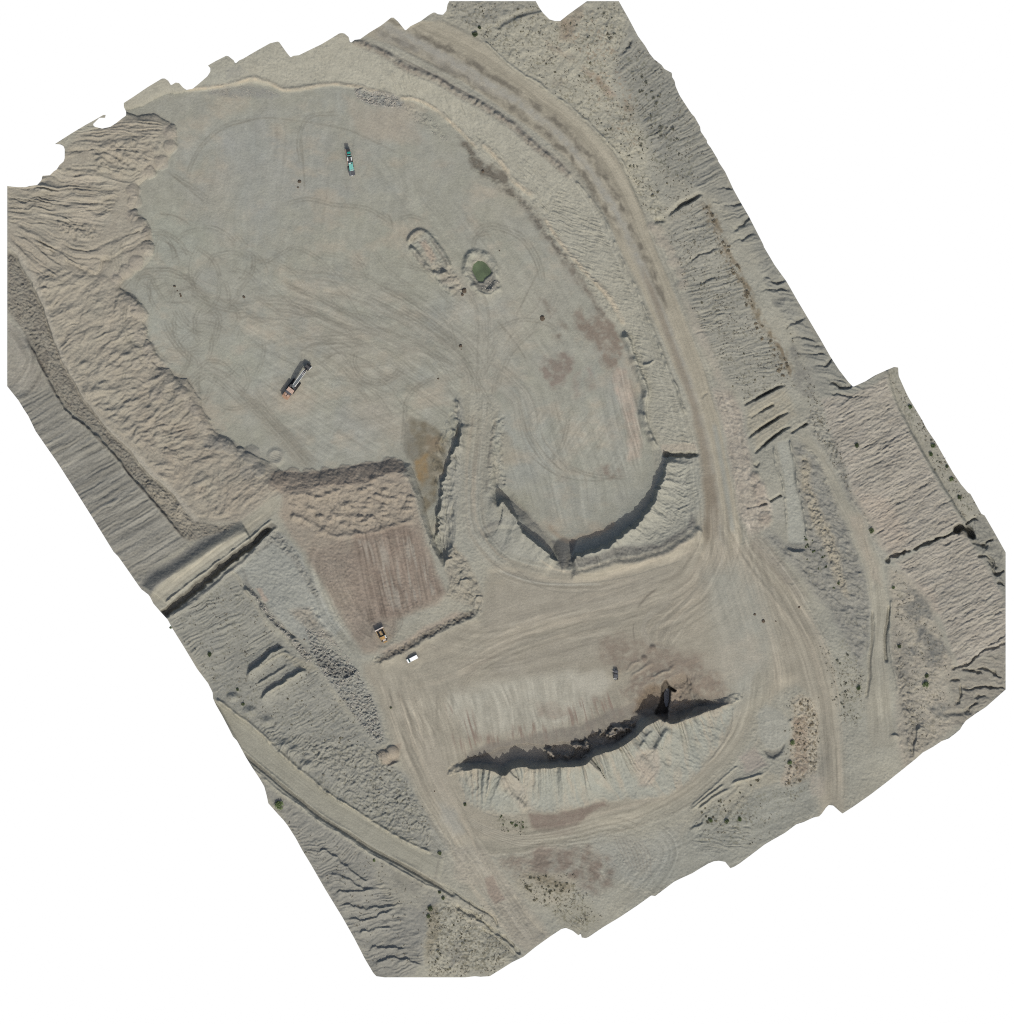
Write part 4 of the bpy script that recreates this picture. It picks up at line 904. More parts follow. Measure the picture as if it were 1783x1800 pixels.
# two grey shaded facets on the crest
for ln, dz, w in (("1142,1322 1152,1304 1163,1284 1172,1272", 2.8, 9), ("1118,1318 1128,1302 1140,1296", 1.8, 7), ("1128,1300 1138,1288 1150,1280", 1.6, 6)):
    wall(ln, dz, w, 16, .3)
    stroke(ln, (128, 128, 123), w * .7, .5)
# rubble in the shade
area("960,1305 1010,1300 1080,1270 1125,1265 1120,1295 1045,1332 1000,1348 965,1345", (142, 133, 123), .7, 4, .7, .5, 6, 671)
bumps("960,1308 1010,1300 1080,1272 1125,1268 1120,1292 1045,1328 1000,1342 965,1340", 9, 1.8, 6, .7, 673, 4)
area("815,1350 850,1320 905,1300 960,1310 960,1345 900,1345 860,1350", (142, 134, 124), .6, 4, .6)
LUMP = "955,1314 1010,1302 1080,1272 1124,1266 1116,1290 1045,1326 1000,1339 962,1339"
s, d = poly_sd(LUMP, 8, .8); n = fbm(GX[s] / 15, GY[s] / 15, 1677, 4, .62)
lm = sst(n, .0, .34) * sst(d, 0, 8); Z[s] += 5.0 * lm; paint(s, lm * .6, (134, 125, 115))
# medium grey dug slabs along the north rim of the trench
area("812,1340 825,1322 860,1320 885,1308 905,1312 870,1335", (132, 125, 115), .7, 4, .8, .3)
area("815,1325 850,1308 880,1300 925,1292 960,1284 1020,1272 1075,1248 1120,1236 1140,1252 1110,1278 1060,1292 1020,1305 970,1315 900,1312 840,1332", (127, 121, 112), .75, 5, .8, .4, 8, 675)
wall("1120,1262 1080,1278 1040,1290 1020,1300 990,1305 940,1306 905,1302 870,1318 830,1326 808,1346", -.01, 3, 5)
s, u, v, e = wall("806,1350 822,1330 850,1322 885,1310 930,1304 985,1306 1024,1294 1075,1274 1120,1258", -1.4, 5, 24, .8, jag=1.5)
# the box cut at the east end
BOX = "1112,1255 1120,1235 1132,1212 1142,1200 1160,1205 1172,1194 1200,1180 1216,1190 1224,1212 1240,1225 1270,1232 1285,1236 1259,1246 1232,1256 1206,1266 1180,1271 1165,1265 1150,1268"
s, d = poly_sd(BOX, 20, .6)
area("1095,1215 1120,1190 1150,1165 1190,1150 1235,1160 1262,1185 1280,1215 1250,1240 1180,1240 1120,1250", (133, 121, 108), .75, 12, 1.3, 1.2, 8, 680)
area(BOX, (128, 117, 104), .8, 5, .6, .35, 8, 681)
Z[s] -= 3.6 * sst(d, -1, 16)
bumps(BOX, 6, 1.1, 5, .7, 683, 4)
area("1117,1230 1140,1205 1160,1210 1160,1230 1145,1245 1122,1250", (122, 106, 88), .6, 5, .8, .5, 6, 685)
area("1180,1212 1195,1210 1192,1240 1188,1265 1175,1262 1176,1235", (158, 141, 122), .6, 4, .5, .5, 5, 686)
area("1215,1215 1240,1225 1280,1235 1250,1248 1220,1240", (130, 126, 117), .7, 5, .7)
SLOT = "1163,1206 1170,1196 1175,1204 1188,1213 1186,1215 1178,1212 1177,1230 1173,1246 1175,1264 1168,1268 1160,1262 1150,1255 1160,1235 1162,1220"
s, d = poly_sd(SLOT, 12, .2)
Z[s] -= 6.5 * sst(d, -2, 2.5)
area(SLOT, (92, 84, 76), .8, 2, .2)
POOL = P("1172,1210 1177.5,1213 1176.5,1225 1175,1238 1171,1242 1168.5,1234 1167.5,1222 1169,1214")
cliff("1185,1270 1200,1262 1216,1250 1228,1240 1238,1240 1252,1244", 2.6, 4, 6, 1.5, 17, .5, 5)
# pond of dried mud at the toe of the fan
area("925,1432 980,1432 1030,1420 1062,1412 1068,1418 1040,1432 1020,1445 1010,1462 975,1468 945,1466 930,1450", (130, 117, 106), .9, 4, .9, .3, 6, 743)
area("870,1440 905,1442 928,1452 930,1466 900,1462", (150, 147, 130), .6, 4, 1)
# middle road
MID = "1310,1235 1330,1180 1355,1200 1335,1280 1300,1335 1240,1395 1170,1440 1090,1465 990,1482 900,1500 850,1500 840,1475 900,1465 1000,1452 1100,1425 1190,1400 1225,1370 1265,1330 1292,1280"
area(MID, (150, 146, 131), .6, 6, .4, .2)
flow("1325,1190 1315,1260 1280,1325 1230,1375 1170,1415 1090,1445 1000,1465 900,1482 840,1485", 26, 3, 130, .07, 701)
for k in range(10):
    o = k * 3.4 - 14
    stroke([[820, 1440 + o * .4], [860, 1462 + o * .5], [920, 1478 + o * .6], [1000, 1470 + o], [1080, 1455 + o * 1.5], [1130, 1470 + o * 1.8]], (124, 119, 108) if k % 2 else (170, 165, 150), 1.1, .4)
s, u, v, L = line_uv("1287,1235 1290,1265 1272,1303 1243,1343 1212,1379 1178,1402", 12, .3, 4)
ridge("1290,1240 1291,1266 1274,1304 1245,1344", .4, 4, .6, lump=.8); ridge("1300,1345 1265,1375 1230,1405 1212,1420", .8, 3, .4)
# panel, its end darkened with painted shade, and the speckled knoll
PAN2 = "1330,1255 1345,1240 1372,1250 1388,1268 1388,1290 1376,1318 1350,1318 1335,1295"
area(PAN2, (151, 151, 141), .8, 4, .3); flow("1360,1245 1362,1290 1362,1320", 24, 2.6, 60, .04, 711)
wall("1342,1330 1348,1318 1360,1314 1372,1316 1378,1306", -.01, 4, 6)
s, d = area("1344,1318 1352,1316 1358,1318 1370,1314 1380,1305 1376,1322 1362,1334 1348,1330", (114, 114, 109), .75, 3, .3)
Z[s] -= 1.4 * sst(d, -2, 5)
KN = "1392,1228 1412,1220 1430,1228 1440,1270 1442,1330 1435,1360 1410,1378 1380,1384 1372,1372 1385,1340 1388,1300 1398,1265"
area(KN, (166, 157, 139), .8, 5, .8, .4, 7, 713)
speckle(KN, (108, 98, 78), .7, 2.6, .12, 12, 714, 4)
bumps(KN, 3.5, .45, 5, .8, 715); rills(KN, 85, 5, 30, .35, 5, .6, 716)
area("1396,1265 1415,1250 1425,1300 1420,1350 1400,1370 1392,1330", (146, 128, 110), .5, 6, 1, .8, 5, 717)
area("1378,1345 1398,1345 1390,1378 1372,1384", (172, 160, 143), .6, 5, 1, .5)
wall("1384,1268 1392,1262 1402,1258", .9, 3, 6)
# dragged ridges south of the road
rills("1300,1330 1330,1318 1352,1345 1352,1362 1290,1372 1280,1365", -28, 6, 60, .8, 4, .4, 721, sharp=False)
area("1300,1330 1325,1315 1350,1345 1310,1360", (156, 145, 136), .6, 5, .6)
ridge("1283,1380 1310,1370 1345,1360", 1.4, 4, .3); ridge("1212,1425 1245,1400 1275,1378", 1.2, 3.5, .3); ridge("1225,1425 1255,1402 1285,1386", 1.2, 4, .3)
rills("1215,1425 1280,1385 1320,1380 1290,1440 1240,1480 1215,1460", -50, 7, 50, .7, 5, .5, 723, sharp=False, bend=6)
wall("1212,1458 1222,1455 1232,1448 1230,1438", 1.3, 4, 7, .6)
SL = "1230,1440 1300,1390 1350,1385 1420,1370 1440,1430 1380,1465 1290,1525 1200,1545 1150,1570 1120,1560 1160,1500 1200,1470"
area(SL, (140, 141, 132), .8, 12, .8, .25, 20, 725)
rills("1230,1460 1320,1440 1330,1490 1260,1500 1220,1480", 8, 5, 26, .5, 6, .8, 727)
streaks(SL, -20, 5, 50, .05, soft=8, seed=729)
area("1300,1370 1350,1360 1372,1372 1330,1395 1290,1430 1260,1445 1270,1415", (156, 150, 132), .5, 6, 1, .7, 6, 731)
area("1420,1360 1445,1370 1448,1400 1425,1395", (163, 154, 140), .6, 6, 1, .6, 5, 733)
# south end
area("1040,1480 1150,1470 1200,1450 1180,1520 1120,1570 1080,1540", (147, 148, 140), .6, 14, .8, .4, 16, 741)
flow("1130,1470 1160,1500 1120,1560 1070,1600", 40, 4, 60, .06, 743)
for k in range(8):
    stroke([[1078 + k * 6, 1465 + k], [1092 + k * 7, 1500], [1110 + k * 5, 1530 + k * 2]], (130, 123, 113), 1.4, .4)
area("880,1510 960,1490 1040,1490 1080,1520 1070,1560 1030,1570 980,1545 920,1550 890,1530", (128, 117, 106), .75, 12, 1.5, 1.3, 12, 745)
flow("900,1520 980,1500 1050,1520 1075,1560", 26, 3, 60, .07, 746)
area("905,1555 930,1535 980,1530 1020,1550 1000,1590 950,1590 915,1580", (157, 151, 134), .7, 6, 1, .5, 7, 747)
area("925,1540 960,1535 1010,1560 990,1570 945,1555", (126, 117, 97), .6, 6, 1, .9, 4, 749)
area("960,1590 1040,1580 1060,1620 1030,1645 990,1630", (146, 143, 128), .7, 8, .8, .5, 6, 751)
rills("980,1590 1030,1610 1020,1640 985,1615", 38, 4, 30, .6, 4, .6, 753)
# track running out at the bottom
OUT = "800,1490 850,1490 880,1530 910,1570 950,1620 968,1645 930,1672 905,1660 880,1610 858,1580 840,1560 800,1545"
area(OUT, (155, 149, 135), .85, 6, .4, .2, 10, 761)
flow("830,1500 855,1545 885,1590 920,1640 935,1665", 26, 3, 120, .06, 763)
area("852,1545 866,1540 890,1580 872,1590 858,1572", (141, 126, 114), .75, 4, .5)
wall("905,1570 940,1620 962,1645", -.8, 4, 10, .4)
flow("760,1420 790,1460 820,1500 840,1530", 40, 4, 90, .06, 765)
flow("690,1180 710,1260 740,1340 780,1420 815,1480", 34, 4, 120, .06, 767)
area("735,1290 765,1300 790,1380 815,1440 790,1440 755,1370", (162, 155, 140), .5, 10, .6, .4)
area("770,1410 800,1420 820,1460 800,1470 775,1440", (149, 151, 145), .5, 8)
# soil tipped over the edge
area("663,1322 680,1312 706,1305 704,1335 690,1345 672,1342", (150, 138, 122), .8, 3, .5)
for (x, y, r) in ((674, 1330, 12), (690, 1322, 12)):
    sq = bbox(np.array([[x - r, y - r], [x + r, y + r]]), 4); d = np.hypot(GX[sq] - x, GY[sq] - y); Z[sq] += 1.8 * np.sqrt(np.clip(1 - (d / r) ** 2, 0, 1))
wall("680,1344 692,1340 704,1335", 1.6, 3, 6, .3)

# ================================================================== BROWN FIELD
BF = "500,862 560,852 640,842 705,830 722,850 738,905 752,950 768,1010 782,1045 770,1062 700,1090 690,1125 660,1150 640,1150 605,1095 565,1025 540,975 512,940 492,905"
area(BF, (146, 135, 121), .85, 7, .5, .25, 16, 801)
area("622,935 700,915 732,925 752,975 780,1042 765,1055 700,1085 655,1095 625,1060 610,1000", (131, 117, 105), .85, 10, .5, .3, 14, 803)
area("545,975 600,950 640,1000 650,1090 640,1130 590,1060", (137, 125, 113), .65, 10, .6, .4, 10, 805)
area("500,870 560,855 660,845 715,850 735,905 700,920 640,935 560,935 510,915", (150, 140, 125), .7, 8, .6, .5, 8, 807)
bumps("500,870 560,855 660,845 715,850 735,905 700,925 640,940 560,940 510,920", 7, .8, 6, .7, 808, 4)
streaks("620,930 730,925 780,1040 700,1090 640,1090", 78, 3.5, 60, .10, soft=6, seed=809, bend=2)
streaks("630,950 730,940 770,1040 690,1080", 80, 5, 40, .5, (158, 152, 140), 6, 811)
rills("620,930 730,925 780,1040 700,1090 640,1090", 78, 3.5, 60, .14, 6, .4, 812, sharp=False)
flow("580,960 570,1000 600,1080 650,1140", 40, 3.5, 50, .08, 813)
bumps("545,960 620,940 650,1100 600,1090", 3.5, .25, 6, .7, 815)
# rows of tipped loads
random.seed(11)
for row in range(6):
    for k in range(14):
        x = 520 + k * 15.5 + random.uniform(-8, 8) + (row % 2) * 7; y = 862 + row * 13.5 + random.uniform(-7, 7) - k * 1.6 + (8 if k < 3 else 0)
        if not (505 < x < 728) or random.random() < .3 or (x > 715 and row < 1): continue
        rx, ry = random.uniform(7, 11), random.uniform(4.5, 7)
        sq = bbox(np.array([[x - rx, y - ry], [x + rx, y + ry]]), 4)
        d = np.hypot((GX[sq] - x) / rx, (GY[sq] - y) / ry + .25 * vnoise(GX[sq] / 4, GY[sq] / 4, k + row * 20))
        Z[sq] += random.uniform(.6, 1.7) * np.clip(1 - d, 0, 1) ** .8
        paint(sq, sst(d, 1, .5) * .25, (160, 147, 130))
ridge("510,905 560,930 600,945 640,935 700,918 730,908", .9, 7, .8, lump=.7)
rills("520,900 600,900 610,960 560,970 530,940", 78, 5, 26, .35, 6, .6, 817, sharp=False)
rills("620,880 720,870 728,905 630,930", 72, 4.5, 16, .3, 6, .6, 818, sharp=False)
# tipping face onto the quarry floor
TF = "476,832 500,826 530,829 560,826 600,822 640,816 690,806 708,810 714,830 690,832 640,848 560,860 520,866 495,870 478,852"
area(TF, (146, 134, 120), .9, 3, .6, .25, 8, 821)
bumps(TF, 3, .3, 3, .6, 823)
for (x, y, r) in ((492, 842, 16), (515, 838, 17), (545, 838, 15), (575, 838, 17), (610, 833, 18), (650, 828, 18), (685, 820, 17), (484, 852, 12)):
    sq = bbox(np.array([[x - r, y - r], [x + r, y + r]]), 4); d = np.hypot(GX[sq] - x, GY[sq] - y)
    d = d + 5 * fbm(GX[sq] / 9, GY[sq] / 9, int(x), 3); c = np.sqrt(np.clip(1 - (d / r) ** 2, 0, 1)); Z[sq] += .7 * c; paint(sq, sst(c, 0, .5) * .5, (143, 131, 117))
# bund along the south side, block of ground at its east end
BL = "782,985 800,955 822,985 840,1020 850,1050 845,1075 830,1068 780,1050 786,1020"
area(BL, (147, 141, 127), .8, 5, .7, .4, 8, 831); bumps(BL, 6, 1.0, 4, .8, 833)
for ln in ("778,1000 790,985 798,978", "783,965 798,962 806,985", "805,1010 820,1000", "800,1035 815,1020 832,1012", "828,1055 845,1045 850,1060"):
    wall(ln, 1.3, 3, 7, .8, jag=1)
area("668,1150 690,1135 760,1098 800,1075 815,1080 760,1110 690,1152", (160, 145, 129), .7, 5, .6)
BD = "660,1163 690,1150 730,1128 765,1110 795,1094 820,1082 842,1072"
s, u, v, e = wall(BD, 1.2, 8, 12, .5, jag=1.2)
stroke(BD, (113, 107, 98), 6.5, .8, brk=.35, warp=.5)
s, u, v, L = line_uv(BD, 10, .5, 4); Z[s] += .6 * sst(8 - np.abs(v), 0, 4) * vnoise(GX[s] / 2.6, GY[s] / 2.6, 835) + .5 * sst(8 - np.abs(v), 0, 4) * vnoise(GX[s] / 6, GY[s] / 6, 836)
# graded turning marks by the yellow machine
for k in range(5):
    stroke([[625 + k * 4, 1085 + k * 3], [632 + k * 4, 1105 + k * 2], [645 + k * 2, 1116 + k], [662, 1120 + k * 2]], (122, 113, 102), 1.1, .45)
    stroke([[690 + k * 4, 1075 + k], [692 + k * 4, 1095], [686 + k * 3, 1112], [684, 1128]], (122, 113, 102), 1.1, .4)
for k in range(5):
    stroke([[662 - k * 5, 1160], [650 - k * 2, 1180 + k * 3], [665, 1192 + k * 3], [690, 1190 + k * 3]], (128, 121, 110), 1.1, .35)
stroke("735,1150 750,1138 765,1142 770,1155", (128, 121, 110), 1.5, .4); stroke("730,1145 750,1134 768,1137 776,1152", (128, 121, 110), 1.2, .4)
area("690,1160 800,1160 820,1210 760,1230 690,1220", (148, 143, 129), .5, 12, .8, .5, 10, 841)
for k in range(5): stroke([[800 + k * 3, 1215 + k * 3], [815 + k * 4, 1185], [840 + k * 4, 1165 - k], [880, 1155 - k * 2]], (128, 121, 110), 1.1, .3)
flow("780,1130 850,1140 950,1120 1060,1085 1180,1040", 50, 4, 110, .05, 843)

# ================================================================== WHEEL TRACKS ON THE QUARRY FLOOR
DKT = (118, 115, 104); LTT = (165, 162, 148)
def tracks(ln, gap=6, w=1.5, a=.42, n=2, brk=.3, rgb=DKT):
    for k in range(n): stroke(ln, rgb, w, a, 6, .1, brk, int(a * 100) + k, ((k - (n - 1) / 2) * gap,))
for ln, n in (("268,413 290,418 303,435 308,465", 2), ("268,410 295,412 318,428 335,455", 2), ("272,418 300,430 312,450 315,470", 1), ("340,432 368,450 382,470 388,495", 2), ("240,482 265,474 300,475 330,490 355,515 372,535", 2),
        ("235,490 262,485 275,505 290,530", 2), ("250,495 265,510 262,535", 1), ("430,442 445,450 444,475 430,500 415,515", 2), ("440,455 465,460 490,448 520,432", 2), ("316,540 325,560 340,578", 2), ("285,560 300,590 320,615 345,640", 3),
        ("345,650 365,635 390,638 410,655 425,668", 2), ("325,685 340,665 360,652 385,655 410,672 440,705", 3), ("352,655 350,680 355,700", 1), ("325,700 345,672 370,662 395,680 430,715", 2), ("440,700 475,735 510,775 545,815", 3), ("420,690 450,715 480,750 520,795 550,820", 3), ("448,682 468,715 500,755 540,800 562,818", 2),
        ("395,535 420,536 450,532", 2), ("330,510 360,530 400,545 445,548", 2), ("290,515 320,510 345,505", 1), ("285,530 310,532 340,530", 1), ("370,540 385,560 380,590 370,610", 3), ("390,550 410,540 420,560 405,580", 2), ("480,520 540,545 590,570 640,578 700,585 760,615 800,645", 2), ("500,500 560,525 620,555", 2),
        ("520,535 575,560 625,585", 3), ("540,610 590,600 640,598", 2), ("522,620 560,605 640,605", 1), ("625,610 622,640 640,665 670,672 695,660 710,642", 3), ("770,660 735,680 715,705 712,740 708,790", 2), ("500,360 540,350 590,360 640,365 680,385 695,400", 2), ("665,370 685,380 692,405", 1), ("695,390 720,380 750,388", 2),
        ("530,290 525,250 535,215 555,202 600,200", 2), ("530,240 534,300 536,340", 1), ("327,320 340,280 365,245 400,220 445,210", 2), ("400,222 460,208 520,212 600,225 640,240 700,270", 1), ("300,305 340,330 370,352", 2), ("290,298 330,330 365,360", 1), ("275,375 310,380 340,400", 1),
        ("830,420 850,400 880,400 920,420 945,460 955,500", 3), ("830,440 840,415 870,408", 2), ("850,600 880,575 920,562 960,568 985,585", 2), ("905,560 920,530 950,470", 1), ("870,560 905,600 930,640", 1), ("1000,820 1040,835 1100,840", 2), ("930,800 980,835 1040,845 1090,838", 1), ("910,690 925,760 955,810", 2), ("1000,730 990,780 965,815", 2), ("930,760 960,800 990,830", 1),
        ("810,620 835,660 845,700", 3), ("880,640 870,670 868,700", 2), ("950,570 900,620 870,690", 2), ("640,520 720,560 790,610 830,650", 2), ("660,500 730,540 800,600", 2), ("700,540 760,575 820,620", 3), ("560,640 600,620 660,640", 1)):
    tracks(ln, 5 if n > 1 else 0, 2.0, .38, n)
random.seed(5)
for ln, w in (("842,700 835,650 812,610 760,570 690,535 600,500 520,490", 26), ("845,700 850,640 852,570 840,520 800,470", 22), ("845,690 870,640 900,590 950,550 975,500", 20), ("560,825 510,775 450,715 380,660 330,640", 18), ("830,660 780,620 700,600 600,600 520,620", 22), ("850,640 920,700 940,780 1000,850", 24), ("300,480 360,520 430,535 520,545 620,580 760,640", 26)):
    flow(ln, w, 5, 100, .38, int(w * 11 + len(ln)), rgb=(160, 157, 144)); flow(ln, w, 3.4, 60, .34, int(w * 13 + len(ln)), rgb=(132, 129, 118))
for k in range(150):
    x = random.uniform(520, 830); y = random.uniform(490, 660)
    if abs((y - 500) - (x - 520) * .42) > 90: continue
    l = random.uniform(5, 16); a = math.radians(30 + random.uniform(-8, 8))
    stroke([[x, y], [x + l * math.cos(a), y + l * math.sin(a)]], DKT, random.uniform(1.0, 1.8), .55, 1)
for k in range(90):
    cx, cy = random.uniform(260, 420), random.uniform(440, 680); r = random.uniform(25, 80); a0 = random.uniform(0, 6.28); da = random.uniform(.5, 1.3)
    tracks([[cx + r * math.cos(a0 + da * t / 4), cy + r * math.sin(a0 + da * t / 4)] for t in range(5)], 5, 1.7, .3, 2)
for k in range(75):
    x, y = random.uniform(420, 800), random.uniform(430, 700); l = random.uniform(40, 120); a = math.radians(28 + random.uniform(-25, 25)); b = random.uniform(-.25, .25)
    tracks([[x, y], [x + l * .5 * math.cos(a), y + l * .5 * math.sin(a)], [x + l * math.cos(a + b), y + l * math.sin(a + b)]], 5, 1.7, .28, 2)
for k in range(70):
    x = random.uniform(265, 430); y = random.uniform(440, 600); l = random.uniform(8, 24); a = random.uniform(-.4, 1.3)
    stroke([[x, y], [x + l * math.cos(a), y + l * math.sin(a)]], DKT, 1.2, .45, 1)
area("425,690 460,700 530,790 555,820 520,815 470,760 435,715", (136, 131, 117), .35, 8, .5, .6, 6, 851)
# patches of grey stone chips under the north slope
for pg, a in (("620,152 650,158 680,164 700,172 712,182 705,190 680,188 655,184 640,176 625,166", .8), ("360,160 400,150 430,152 470,158 495,170 480,178 440,172 400,168", .5), ("395,120 420,115 440,130 400,140", .3)):
    area(pg, (132, 133, 130), a, 4, .8, .8, 4, 853)
bumps("620,152 650,158 700,172 712,182 705,190 680,188 655,184 630,172", 2.6, .8, 3, .7, 855)
area("600,165 650,185 690,195 740,235 750,250 700,250 640,240 615,200", (158, 150, 135), .5, 8, .8, .5, 12, 857)
bumps("700,180 760,205 790,240 760,235 715,205", 6, .6, 5, .8, 859)
wall("620,158 632,153 645,156", 1, 3, 5)
rills("640,140 715,150 700,168 650,158", 55, 4, 18, .3, 4, .5, 861)

speckle(WH, (114, 113, 98), .5, 2.5, .3, 24, 871)
speckle("755,1600 790,1580 850,1600 905,1685 860,1716 750,1718", (112, 108, 90), .65, 2.6, .12, 14, 873)
speckle("905,1555 930,1535 1020,1550 1060,1620 1030,1645 960,1600", (106, 102, 80), .6, 2.8, .2, 14, 875)
speckle("1220,1420 1440,1370 1330,1490 1230,1490", (112, 110, 92), .6, 2.6, .26, 20, 877)
speckle("870,1425 930,1440 925,1470 860,1462", (104, 104, 86), .6, 2.8, .15, 10, 879)
# ================================================================== MESHES FROM THE FIELDS
def build_terrain():
    # grit: loose stones and clods everywhere that is not worn smooth by wheels
    worn = np.maximum(INF * .75, 0)
    for pg in (HAUL, JUN, SROAD, RR, CAUSE):
        s, d = poly_sd(pg, 6, .3); worn[s] = np.maximum(worn[s], sst(d, -6, 6) * .72)
    g = fbm(GX / 2.7, GY / 2.7, 1901, 2) * (.8 + .5 * vnoise(GX / 21, GY / 21, 1903)) + .5 * fbm(GX / 6.5, GY / 6.5, 1905, 2)
    Z[:] += .2 * g * (1 - worn)
    COL[:] *= (1 + .05 * fbm(GX / 2.5, GY / 2.5, 1907, 2) * (1 - .4 * worn))[..., None]
    lum = (COL @ np.array([.25, .6, .15], f32))[..., None]
    COL[:] = (lum * np.array([1.015, 1.01, .93], f32) * .2 + .8 * COL) * np.array([1.058, 1.082, 1.08], f32)
    so, dO = poly_sd(OUTLINE, s=sA, warp=0)
    ins = dO > 0
    fin = ins[:-1, :-1] | ins[1:, :-1] | ins[:-1, 1:] | ins[1:, 1:]
    used = np.zeros((NY, NX), bool)
    used[:-1, :-1] |= fin; used[1:, :-1] |= fin; used[:-1, 1:] |= fin; used[1:, 1:] |= fin
    vx = GX.copy(); vy = GY.copy()
    out = used & ~ins
    px = vx[out].astype(np.float64); py = vy[out].astype(np.float64)
    best = np.full(px.shape, 1e12); bx = px.copy(); by = py.copy()
    n = len(OUTLINE)
    for i in range(n):
        p = OUTLINE[i]; q = OUTLINE[(i + 1) % n]
        dx, dy = q - p; L2 = dx * dx + dy * dy + 1e-9
        t = np.clip(((px - p[0]) * dx + (py - p[1]) * dy) / L2, 0, 1)
        ex = p[0] + t * dx; ey = p[1] + t * dy
        e = (px - ex) ** 2 + (py - ey) ** 2
        b = e < best
        best = np.where(b, e, best); bx = np.where(b, ex, bx); by = np.where(b, ey, by)
    vx[out] = bx; vy[out] = by
    X = (vx - W0 / 2) * SC; Y = (H0 / 2 - vy) * SC
    flab = LAB[:-1, :-1]
    jj, ii = np.nonzero(fin)
    lab = flab[jj, ii]
    v00 = jj * NX + ii
    quads = np.stack([v00, v00 + NX, v00 + NX + 1, v00 + 1], 1)     # counter clockwise seen from above (y flipped)
    # rim skirt
    key = {}
    nf = np.pad(fin, 1)
    sk = []
    for (dj, di, a, b) in ((-1, 0, 0, 1), (1, 0, NX + 1, NX), (0, -1, NX, 0), (0, 1, 1, NX + 1)):
        nb = nf[1 + dj:NY + dj, 1 + di:NX + di][jj, ii]
        e = ~nb
        sk.append(np.stack([v00[e] + a, v00[e] + b], 1))
    sk = np.vstack(sk)
    fx, fy, fz = X.ravel(), Y.ravel(), Z.ravel()
    fc = COL.reshape(-1, 3)
    mats = {'soil': soil_material()}
    for k, nm in enumerate(LABELS):
        q = quads[lab == k]
        if len(q) == 0: continue
        ids, inv = np.unique(q.ravel(), return_inverse=True)
        co = np.stack([fx[ids], fy[ids], fz[ids]], 1)
        cc = fc[ids]
        loops = inv.astype(np.int32)
        if nm == 'ground':
            nb = len(co); m_ = len(sk)
            allv = sk.ravel()
            top = np.stack([fx[allv], fy[allv], fz[allv]], 1)
            bot = top.copy(); bot[:, 2] = -6.0
            co = np.vstack([co, top, bot]); cc = np.vstack([cc, fc[allv], fc[allv]])
            a = nb + np.arange(m_) * 2
            sq = np.stack([a, a + 1, a + 1 + 2 * m_, a + 2 * m_], 1)[:, ::-1]
            loops = np.concatenate([loops, sq.ravel().astype(np.int32)])
        me = bpy.data.meshes.new(nm)
        nfc = len(loops) // 4
        me.vertices.add(len(co)); me.vertices.foreach_set('co', co.astype(f32).ravel())
        me.loops.add(len(loops)); me.loops.foreach_set('vertex_index', loops)
        me.polygons.add(nfc)
        me.polygons.foreach_set('loop_start', np.arange(0, nfc * 4, 4, dtype=np.int32))
        me.polygons.foreach_set('loop_total', np.full(nfc, 4, np.int32))
        at = me.attributes.new('tint', 'FLOAT_COLOR', 'POINT')
        at.data.foreach_set('color', np.hstack([np.clip(cc * ALB, 0.01, .9), np.ones((len(cc), 1), f32)]).astype(f32).ravel())
        me.update(calc_edges=True)
        me.materials.append(mats['soil'])
        ob = bpy.data.objects.new(nm, me); ob['kind'] = 'structure'
        scene.collection.objects.link(ob)

def soil_material():
    m = bpy.data.materials.new('dry_soil'); m.use_nodes = True
    nt = m.node_tree; N = nt.nodes; Lk = nt.links
    bs = N['Principled BSDF']; bs.inputs['Roughness'].default_value = .95
    bs.inputs['Specular IOR Level'].default_value = .12
    at = N.new('ShaderNodeAttribute'); at.attribute_name = 'tint'
    tc = N.new('ShaderNodeTexCoord')
    n1 = N.new('ShaderNodeTexNoise'); n1.inputs['Scale'].default_value = 1.1; n1.inputs['Detail'].default_value = 4
    n2 = N.new('ShaderNodeTexNoise'); n2.inputs['Scale'].default_value = .22; n2.inputs['Detail'].default_value = 5
    mx = N.new('ShaderNodeMix'); mx.data_type = 'RGBA'; mx.blend_type = 'MULTIPLY'; mx.inputs[0].default_value = 1
    mp = N.new('ShaderNodeMapRange'); mp.inputs['To Min'].default_value = .86; mp.inputs['To Max'].default_value = 1.14
    ad = N.new('ShaderNodeMath'); ad.operation = 'ADD'
    hf = N.new('ShaderNodeMath'); hf.operation = 'MULTIPLY'; hf.inputs[1].default_value = .5
    for n in (n1, n2): Lk.new(tc.outputs['Object'], n.inputs['Vector'])
    Lk.new(n1.outputs['Fac'], ad.inputs[0]); Lk.new(n2.outputs['Fac'], ad.inputs[1]); Lk.new(ad.outputs[0], hf.inputs[0])
    mp.inputs['From Min'].default_value = .3; mp.inputs['From Max'].default_value = .7
    Lk.new(hf.outputs[0], mp.inputs['Value'])
    Lk.new(at.outputs['Color'], mx.inputs[6]); Lk.new(mp.outputs['Result'], mx.inputs[7])
    Lk.new(mx.outputs[2], bs.inputs['Base Color'])
    bp = N.new('ShaderNodeBump'); bp.inputs['Strength'].default_value = .55; bp.inputs['Distance'].default_value = .25
    Lk.new(n1.outputs['Fac'], bp.inputs['Height']); Lk.new(bp.outputs['Normal'], bs.inputs['Normal'])
    return m

def zat(x, y):
    i = min(max(x / ST, 0), NX - 2); j = min(max(y / ST, 0), NY - 2)
    i0, j0 = int(i), int(j); a, b = i - i0, j - j0
    return float((Z[j0, i0] * (1 - a) + Z[j0, i0 + 1] * a) * (1 - b) + (Z[j0 + 1, i0] * (1 - a) + Z[j0 + 1, i0 + 1] * a) * b)

